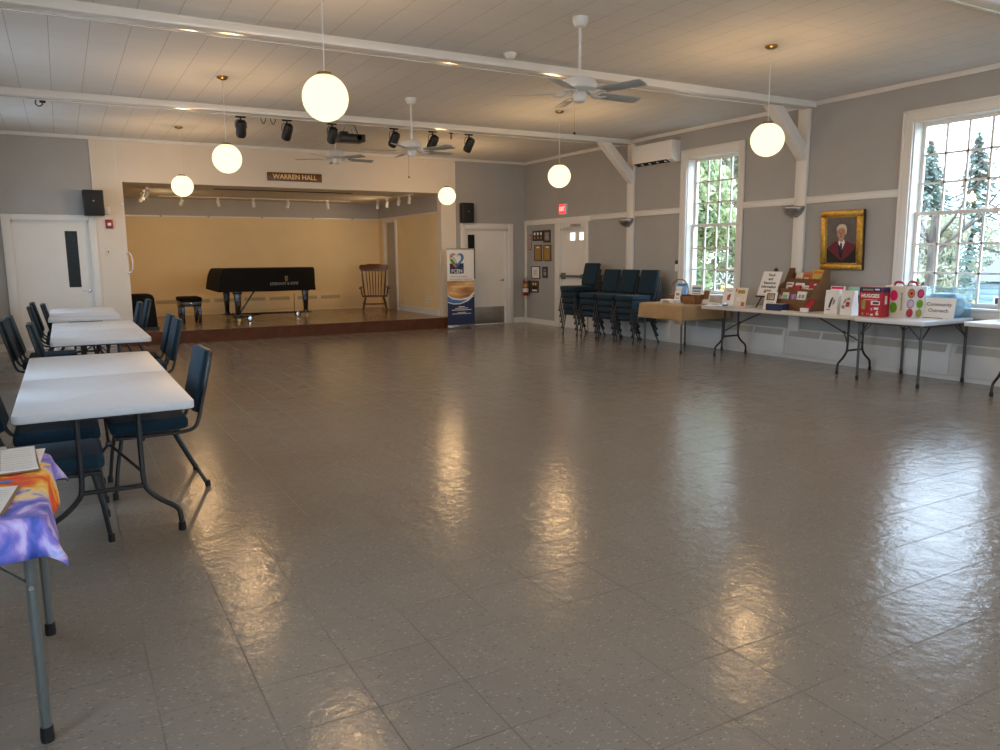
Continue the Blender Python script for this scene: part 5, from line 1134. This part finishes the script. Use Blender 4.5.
tissue((8.50, 6.43, Z1), R(4), 'white paper bag with a black bird-like print, beside the pamphlet rack', [(INK, [(-.03, -.05), (-.01, -.06), (.005, -.02), (.02, .04), (.03, .075), (.012, .08), (-.005, .05), (-.02, .0)]), (GREYINK, [(.02, -.02), (.05, .0), (.06, .04), (.035, .06), (.03, .02)]), (GREYINK, [(-.06, -.085), (.0, -.085), (.0, -.07), (-.06, -.07)])])
tissue((8.50, 6.20, Z1), R(-4), 'white paper bag with a red and grey print, beside the diaper carton', [(RED, [(-.005, -.03), (.045, -.03), (.05, .03), (.0, .03)]), (PAPER, [(.008, -.012), (.036, -.012), (.036, .008), (.008, .008)]), (GREYINK, [(-.05, .0), (-.03, .055), (.005, .075), (-.01, .03)]), (GREYINK, [(-.065, -.05), (-.02, -.06), (-.02, -.02), (-.06, -.01)]), (GREYINK, [(.01, .05), (.05, .055), (.05, .085), (.012, .08)])])
card('paper_folder', 'pink-topped folder standing behind the bag with the black print', 'folder', (8.63, 6.50, Z1), .20, .345, 6, PAPER, 0, None, .02, [(PINK, 0, .15, .18, .03), (GREYINK, 0, .09, .12, .03)])
card('paper_folder', 'mint green folder standing behind the bag with the red print', 'folder', (8.66, 6.25, Z1), .22, .34, 6, LTGREEN, 0, None, .025, [(NAVY, 0, .02, .20, .10), (PAPER, -.02, .12, .12, .01)])

# ------------------------------------------------------------------ on the square white table
Z2 = TH+.013
t = thing('diaper_carton', 'red carton of diapers with white lettering, beside the polka-dot bag', 'carton', (8.40, 5.80, Z2), R(1))
m = MB(RED); m.box((0, 0, .175), (.15, .30, .35), .006); m.build('carton', t)
m = MB(NAVY); F0 = FX(-.0752, 0, 0) @ Matrix.Diagonal((1.13, 1, 1, 1))
P = lambda mat, x, z, w, h, e=.001: m.use(mat).box(F0 @ Vector((x, z, e/2)), (w, h, e), 0, M=F0.to_3x3().to_4x4())
P(NAVY, 0, .318, .256, .058); P(MUSTARD, -.03, .318, .12, .018, .0016); P(PAPER, .075, .323, .05, .016, .0016)
m.use(PAPER).text('HUGGIES', F0 @ Matrix.Translation((-.002, .245, .0006)), .058, .0015, bold=.0022, sx=.86)
P(LTPINK, 0, .20, .16, .010); P(PAPER, .06, .165, .10, .045); P(NAVY, .065, .165, .07, .025, .0018); P(PAPER, .072, .10, .05, .026); P(OLIVE, -.075, .145, .045, .09); P(SKIN, -.075, .10, .035, .03, .0016)
P(MUSTARD, -.02, .03, .03, .025); P(LTPINK, .02, .09, .02, .03); P(MUSTARD, -.08, .03, .02, .03); P(PAPER, .025, .025, .03, .02)
m.use(PAPER).text('6', F0 @ Matrix.Translation((.085, .045, .0006)), .075, .0015, bold=.002)
m.build('front_print', t)
m = MB(NAVY); m.box((.0, -.1502, .318), (.14, .002, .058), 0); m.use(CREAMPAPER); m.box((.0, -.1502, .20), (.04, .002, .10), 0); m.build('side_print', t)
# polka-dot bag: a corner faces the room
t = thing('polka_dot_bag', 'white shopping bag with bright polka dots and red handles', 'bag', (8.60, 5.54, Z2), R(-14)); t.scale = (.93, .93, 1)
m = MB(BAGW); bm = bmesh.new(); lv = []; w0, d0, hb = .17, .15, .37
for z, s in ((0, .93), (.015, .97), (.12, 1.0), (.25, 1.0), (.35, 1.02), (hb, 1.03)):
    lv.append([bm.verts.new((x*d0*s, y*w0*s, z)) for x, y in ((-1, -1), (-.0, -1.02), (1, -1), (1.02, 0), (1, 1), (0, 1.0), (-1, 1), (-1.01, 0))])
for a, c in zip(lv, lv[1:]):
    for i in range(8): bm.faces.new((a[i], a[(i+1) % 8], c[(i+1) % 8], c[i]))
bm.faces.new(lv[0][::-1]); m.addbm(bm); o = m.build('bag_body', t, sharp=50); sd = o.modifiers.new('thickness', 'SOLIDIFY'); sd.thickness = .003
m = MB(PINK)
FW = Matrix.Translation((-d0-.0045, 0, 0)) @ FX(0, 0, 0); FS = Matrix.Translation((0, -w0-.0065, 0)) @ face((0, 0, 0), (1, 0, 0), (0, 0, 1))
def dot(F, x, z, r, c1, c2=None, c3=None):
    m.use(c1).disc((x, z), r, r, F, .0012)
    if c2: m.use(c2).disc((x, z), r*.68, r*.68, F, .0018)
    if c3: m.use(c3).disc((x, z), r*.32, r*.32, F, .0024)
dot(FW, -.02, .255, .062, PINK); dot(FW, -.02, .115, .062, GREEN)
dot(FS, -.075, .285, .055, RUST, ORANGE, INK); dot(FS, .065, .28, .052, DKRED, PINK); dot(FS, -.08, .165, .055, GREYINK, LTPINK); dot(FS, .06, .16, .052, OLIVE, GREEN); dot(FS, -.085, .06, .05, RED); dot(FS, .055, .055, .045, MUSTARD, OLIVE)
m.use(INK); m.text('hannaford', FW @ Matrix.Translation((.105, .19, .001)) @ Matrix.Rotation(pi/2, 4, 'Z'), .05, .001)
m.build('dot_pattern', t)
for x in (-.10, .10):
    h = MB(RED); h.tube([(x, -.08, hb-.05), (x*1.02, -.075, hb+.01), (x*1.02, -.04, hb+.035), (x*1.02, .04, hb+.04), (x*1.02, .075, hb+.012), (x, .08, hb-.05)], .010, 6, flat=(1.6, .5), smooth=4); h.build('handle', t)
MB(DKRED).box((0, 0, .27), (.22, .26, .14), .03).build('contents', t)
card('lettered_sign', 'white card sign reading Community Outreach on the square white table', 'sign', (8.70, 5.20, Z2), .36, .235, 8, PAPER, R(4), None, .005)
sg = bpy.data.objects['lettered_sign']
m = MB(INK); Mx = Matrix.Rotation(R(8), 4, 'Y'); F0 = Mx @ FX(-.0032, 0, .125)
m.text('Community', F0 @ Matrix.Translation((0, .035, 0)), .056, .0012, bold=.0006, sx=1.05); m.text('Outreach', F0 @ Matrix.Translation((0, -.035, 0)), .056, .0012, bold=.0006, sx=1.05); lt = m.build('lettering', sg)
card('printed_leaflet', 'dark printed leaflet lying under the Community Outreach sign', 'leaflet', (8.56, 5.19, Z2), .28, .06, 72, PAPER, R(4), None, .003, [(INK, 0, .005, .22, .015)])  # pale leaflet with one dark printed strip
t = thing('storage_bin', 'clear blue plastic bin filled with blue bags behind the lettered sign', 'bin', (8.94, 5.27, Z2), R(0))
m = MB(BINPL); n8 = [(-1, -1), (1, -1), (1, 1), (-1, 1)]; a, c = [(x*.16, y*.21, .003) for x, y in n8], [(x*.185, y*.245, .345) for x, y in n8]
ai, ci = [(x*.157, y*.207, .006) for x, y in n8], [(x*.181, y*.241, .345) for x, y in n8]
m.add(a+c+ai+ci, [(3, 2, 1, 0), (0, 1, 5, 4), (1, 2, 6, 5), (2, 3, 7, 6), (3, 0, 4, 7), (8, 9, 10, 11), (8, 12, 13, 9), (9, 13, 14, 10), (10, 14, 15, 11), (11, 15, 12, 8), (4, 5, 13, 12), (5, 6, 14, 13), (6, 7, 15, 14), (7, 4, 12, 15)]); m.build('tub', t)
m = MB(BINPL); m.tube([(-.19, -.25, .345), (.19, -.25, .345), (.19, .25, .345), (-.19, .25, .345)], .008, 6, closed=True); m.build('rim', t)
m = MB(BLUEBAG); bm = bmesh.new(); bmesh.ops.create_icosphere(bm, subdivisions=4, radius=1)
rn = random.Random(5)
from mathutils import noise
for v in bm.verts:
    k = 1+.14*noise.noise(v.co*3.1)+.07*noise.noise(v.co*8)
    q = Vector([math.copysign(abs(c_)**.55, c_) for c_ in v.co])*k; v.co = Vector((min(max(q.x*.135, -.15), .15), min(max(q.y*.185, -.195), .195), max(.012, .145+q.z*.135)))
m.addbm(bm); m.build('blue_bags', t, sharp=80)
# ------------------------------------------------------------------ outside the windows
b = MB(LAWN); b.bx(XR+.26, 70, -30, 70, -.65, -.55); struct(b.build('ground'))
b = MB(BOUNCEGROUND); b.bx(-60, XL-.26, -30, 70, -.65, -.55); struct(b.build('ground'))  # out of view; its pale colour acts as a reflector
GZ = -.55
def leaves(m, c, rx, ry, rz, n, size, rnd, shell=.55):
    for _ in range(n):
        while True:
            p = Vector((rnd.uniform(-1, 1), rnd.uniform(-1, 1), rnd.uniform(-1, 1)))
            if p.length < 1 and (p.length > shell or rnd.random() < .25): break
        q = Vector(c)+Vector((p.x*rx, p.y*ry, p.z*rz)); s = size*rnd.uniform(.6, 1.3)
        M = Euler((rnd.uniform(-1.2, 1.2), rnd.uniform(-1.2, 1.2), rnd.uniform(0, 6.28))).to_matrix()
        m.add([q+M @ Vector(v) for v in ((-s, 0, 0), (0, -s*.45, s*.1), (s, 0, 0), (0, s*.45, s*.1))], [(0, 1, 2, 3)])
def broad_tree(loc, h, r, mat, label, seed, n=5000, low=.15, size=.10, group='trees outside the windows'):
    rnd = random.Random(seed); t = thing('leafy_tree', label, 'tree', (loc[0], loc[1], GZ), 0, group)
    k = MB(BARK); k.tube([(0, 0, 0), (.05, .03, h*.3), (-.04, 0, h*.6), (0, .02, h*.85)], [.16, .05], 8, smooth=4)
    for i in range(7):
        a = rnd.uniform(0, 6.28); z = h*rnd.uniform(.2, .7); k.tube([(0, 0, z), (cos(a)*r*.5, sin(a)*r*.5, z+h*.10), (cos(a)*r*.85, sin(a)*r*.85, z+h*.16)], [.05, .015], 6)
    k.build('trunk', t)
    m = MB(mat)
    for i in range(16):
        a = rnd.uniform(0, 6.28); rr = r*rnd.uniform(.1, .75); z = h*rnd.uniform(low+.08, .92); q = r*rnd.uniform(.30, .5)
        leaves(m, (cos(a)*rr, sin(a)*rr, z), q, q, q*.9, n//16, size, rnd)
    m.build('foliage', t, sharp=10)
def conifer(loc, h, r, label, seed, n=2600, mat=LEAFD):
    rnd = random.Random(seed); t = thing('conifer_tree', label, 'tree', (loc[0], loc[1], GZ), 0, 'trees outside the windows')
    MB(BARK).tube([(0, 0, 0), (0, 0, h)], [.15, .02], 8).build('trunk', t)
    m = MB(mat)
    for _ in range(n):
        u = rnd.random()**.7; z = h*(1-u)*.95+.3; rad = r*u*rnd.uniform(.25, 1); a = rnd.uniform(0, 6.28); tip = Vector((cos(a)*rad, sin(a)*rad, z-rad*.25))
        s = rnd.uniform(.12, .26); d = Vector((cos(a), sin(a), -.35)); w = d.cross(Vector((0, 0, 1))).normalized()*s*.35
        m.add([tip-d*s, tip-w, tip+d*s, tip+w+Vector((0, 0, .03))], [(0, 1, 2, 3)])
    m.build('foliage', t, sharp=10)
def bare_tree(loc, h, label, seed):
    rnd = random.Random(seed); t = thing('bare_tree', label, 'tree', (loc[0], loc[1], GZ), 0, 'trees outside the windows')
    k = MB(BARK); k.tube([(0, 0, 0), (.1, .05, h*.4)], [.13, .07], 8); k.build('trunk', t); m = MB(BARK)
    def grow(p, d, L_, r, lev):
        q = p+d*L_; mid = p+d*L_*.5+Vector((rnd.uniform(-1, 1), rnd.uniform(-1, 1), rnd.uniform(-.3, .6)))*L_*.10
        m.tube([p, mid, q], [r, r*.55], 5)
        if lev == 0: return
        for _ in range(3 if lev > 1 else 3):
            dd = (d+Vector((rnd.uniform(-1, 1), rnd.uniform(-1, 1), rnd.uniform(-.45, .6)))*.85).normalized(); grow(p+(q-p)*rnd.uniform(.55, 1), dd, L_*rnd.uniform(.6, .85), r*.52, lev-1)
    for i in range(6):
        a = i*1.05+rnd.uniform(-.3, .3); grow(Vector((.1, .05, h*rnd.uniform(.26, .4))), Vector((cos(a)*.9, sin(a)*.9, .75)).normalized(), h*.22, .032, 4)
    m.build('branches', t)
def shrub(loc, r, h, mat, label, seed, n=900):
    rnd = random.Random(seed); t = thing('garden_shrub', label, 'shrub', (loc[0], loc[1], GZ), 0, 'shrubs outside the windows')
    k = MB(BARK)
    for i in range(9):
        a = i*.7; k.tube([(0, 0, 0), (cos(a)*r*.4, sin(a)*r*.4, h*.5), (cos(a)*r*.7, sin(a)*r*.7, h*.85)], [.02, .006], 5)
    k.build('stems', t); m = MB(mat); leaves(m, (0, 0, h*.58), r, r, h*.48, n, .06, rnd, .3); m.build('foliage', t, sharp=10)
broad_tree((14.6, 15.6), 6.2, 1.9, LEAFG, 'dense bright green tree filling the far window', 11, 11000, size=.12)
broad_tree((16.2, 18.6), 7.5, 2.3, LEAFG, 'green tree at the edge of the far window, behind the dense one', 12, 6500, size=.14)
broad_tree((18.6, 17.4), 7.0, 2.4, LEAFO, 'olive-brown tree farther back in the far window', 13, 7000, size=.14)
broad_tree((24.0, 27.0), 9.0, 3.0, LEAFD, 'dark leafy tree at the very back of the far window', 14, 4000, size=.16)
shrub((13.9, 13.5), .38, 1.25, LEAFY, 'yellow-orange autumn shrub low in the far window', 21, 450)
bare_tree((15.2, 9.3), 7.0, 'leafless tree with thin branches against the white sky in the near window', 31)
conifer((20.6, 12.9), 4.5, 1.7, 'grey-green conifer behind the leafless tree, nearer the frame edge', 41)
conifer((25.0, 15.6), 5.6, 2.3, 'tall grey-green conifer farthest back in the near window', 42)
conifer((24.6, 11.9), 5.0, 2.2, 'low grey-green conifer in the middle of the near window', 43)
conifer((29.5, 16.6), 6.4, 2.6, 'grey-green conifer at the picture edge of the near window', 44)
broad_tree((17.6, 10.9), 2.8, 1.2, LEAFO, 'olive brushy tree low in the near window', 45, 3000, low=.0)
broad_tree((20.8, 10.3), 2.9, 1.3, LEAFO, 'second olive brushy tree low in the near window, by the pale shed', 46, 3000, low=.0)
shrub((14.6, 8.35), .45, 1.25, LEAFY, 'small yellow shrub low in the near window', 47, 500)
t = thing('garden_shed', 'pale blue-grey shed low in the near window', 'shed', (18.6, 8.6, GZ)); t.scale = (.8, .8, .74)
m = MB(CLAPB)
for k in range(11): m.box((0, 0, .09+k*.17), (2.6, 2.6, .165), .012)
m.build('siding', t); m = MB(DARKGREYM); m.prism([(-1.45, 0), (1.45, 0), (0, .7)], 2.9, 0, M=Matrix(((1, 0, 0, 0), (0, 0, 1, -1.45), (0, 1, 0, 1.93), (0, 0, 0, 1)))); m.build('roof', t)
m = MB(WHITEP); m.box((-1.32, .55, 1.1), (.05, .6, .8), .005); m.use(DARKGLASS); m.box((-1.348, .55, 1.1), (.01, .5, .7)); m.build('shed_window', t)

# ------------------------------------------------------------------ light
w = bpy.data.worlds.new('overcast_sky'); SC.world = w; w.use_nodes = True
N, L = w.node_tree.nodes, w.node_tree.links
bg = N['Background']; tc = N.new('ShaderNodeTexCoord'); sp = N.new('ShaderNodeSeparateXYZ'); L.new(tc.outputs['Generated'], sp.inputs[0])
rp = N.new('ShaderNodeValToRGB'); rp.color_ramp.elements[0].position = 0.0; rp.color_ramp.elements[0].color = (.78, .87, 1, 1); rp.color_ramp.elements[1].position = .8; rp.color_ramp.elements[1].color = (.56, .73, 1, 1)
L.new(sp.outputs[2], rp.inputs['Fac']); L.new(rp.outputs['Color'], bg.inputs['Color']); bg.inputs['Strength'].default_value = SKY
for i, (a, c) in enumerate(WINL):
    for X, s in ((XR+.30, 1), (XL-.30, -1)):
        if s == 1 and i == 4: continue
        ld = bpy.data.lights.new('window_portal', 'AREA'); ld.shape = 'RECTANGLE'; ld.size = c-a; ld.size_y = WZ1-WZ0; ld.cycles.is_portal = True
        lo = bpy.data.objects.new('window_portal', ld); COL.objects.link(lo); lo.location = (X, (a+c)/2, (WZ0+WZ1)/2); lo.rotation_euler = (pi/2, 0, s*pi/2)

for x, y, tx, ty in ((1.5, 16.0, 3.2, 18.6), (1.5, 16.6, 4.4, 18.6), (6.6, 16.2, 4.2, 18.6), (6.6, 16.9, 2.6, 18.6)):  # fill spots added at the track heads to brighten the stage
    ld = bpy.data.lights.new('stage_fill_spot', 'SPOT'); ld.energy = 17; ld.color = (1, .72, .42); ld.spot_size = R(150); ld.spot_blend = 1.0; ld.shadow_soft_size = .06
    lo = bpy.data.objects.new('stage_fill_spot', ld); COL.objects.link(lo); lo.location = (x, y, SH-.24); lo.rotation_euler = (Vector((tx, ty, 1.2))-lo.location).to_track_quat('-Z', 'Y').to_euler()

for a, c in ADDED_REARW:
    ld = bpy.data.lights.new('window_portal', 'AREA'); ld.shape = 'RECTANGLE'; ld.size = c-a; ld.size_y = WZ1-WZ0; ld.cycles.is_portal = True
    lo = bpy.data.objects.new('window_portal', ld); COL.objects.link(lo); lo.location = ((a+c)/2, YF-.30, (WZ0+WZ1)/2); lo.rotation_euler = (pi/2, 0, 0)

# ------------------------------------------------------------------ camera
r_ = Vector((0.87024, -0.49254, -0.00795)); 
yaw, pitch, roll = 0.513455437, 0.153536549, -0.00804317394
f_ = Vector((sin(yaw)*cos(pitch), cos(yaw)*cos(pitch), -sin(pitch))); rr = Vector((cos(yaw), -sin(yaw), 0)); uu = rr.cross(f_)
r2 = rr*cos(roll)+uu*sin(roll); u2 = -rr*sin(roll)+uu*cos(roll)
cd = bpy.data.cameras.new('camera'); cam = bpy.data.objects.new('camera', cd); COL.objects.link(cam)
cam.matrix_world = Matrix(((r2.x, u2.x, -f_.x, 0), (r2.y, u2.y, -f_.y, 0), (r2.z, u2.z, -f_.z, 1.5), (0, 0, 0, 1)))
cd.sensor_fit = 'HORIZONTAL'; cd.sensor_width = 36; cd.lens = 767.775/1000*36; cd.clip_end = 300; cd.clip_start = .05
SC.camera = cam
vs = SC.view_settings; vs.view_transform = 'Standard'; vs.look = 'None'; vs.gamma = 1.0; vs.use_curve_mapping = False; vs.exposure = EXPO
cy = SC.cycles; cy.use_denoising = True; cy.max_bounces = 10; cy.diffuse_bounces = 6; cy.glossy_bounces = 4; cy.transparent_max_bounces = 12; cy.sample_clamp_indirect = 6.0; cy.caustics_reflective = False; cy.caustics_refractive = False
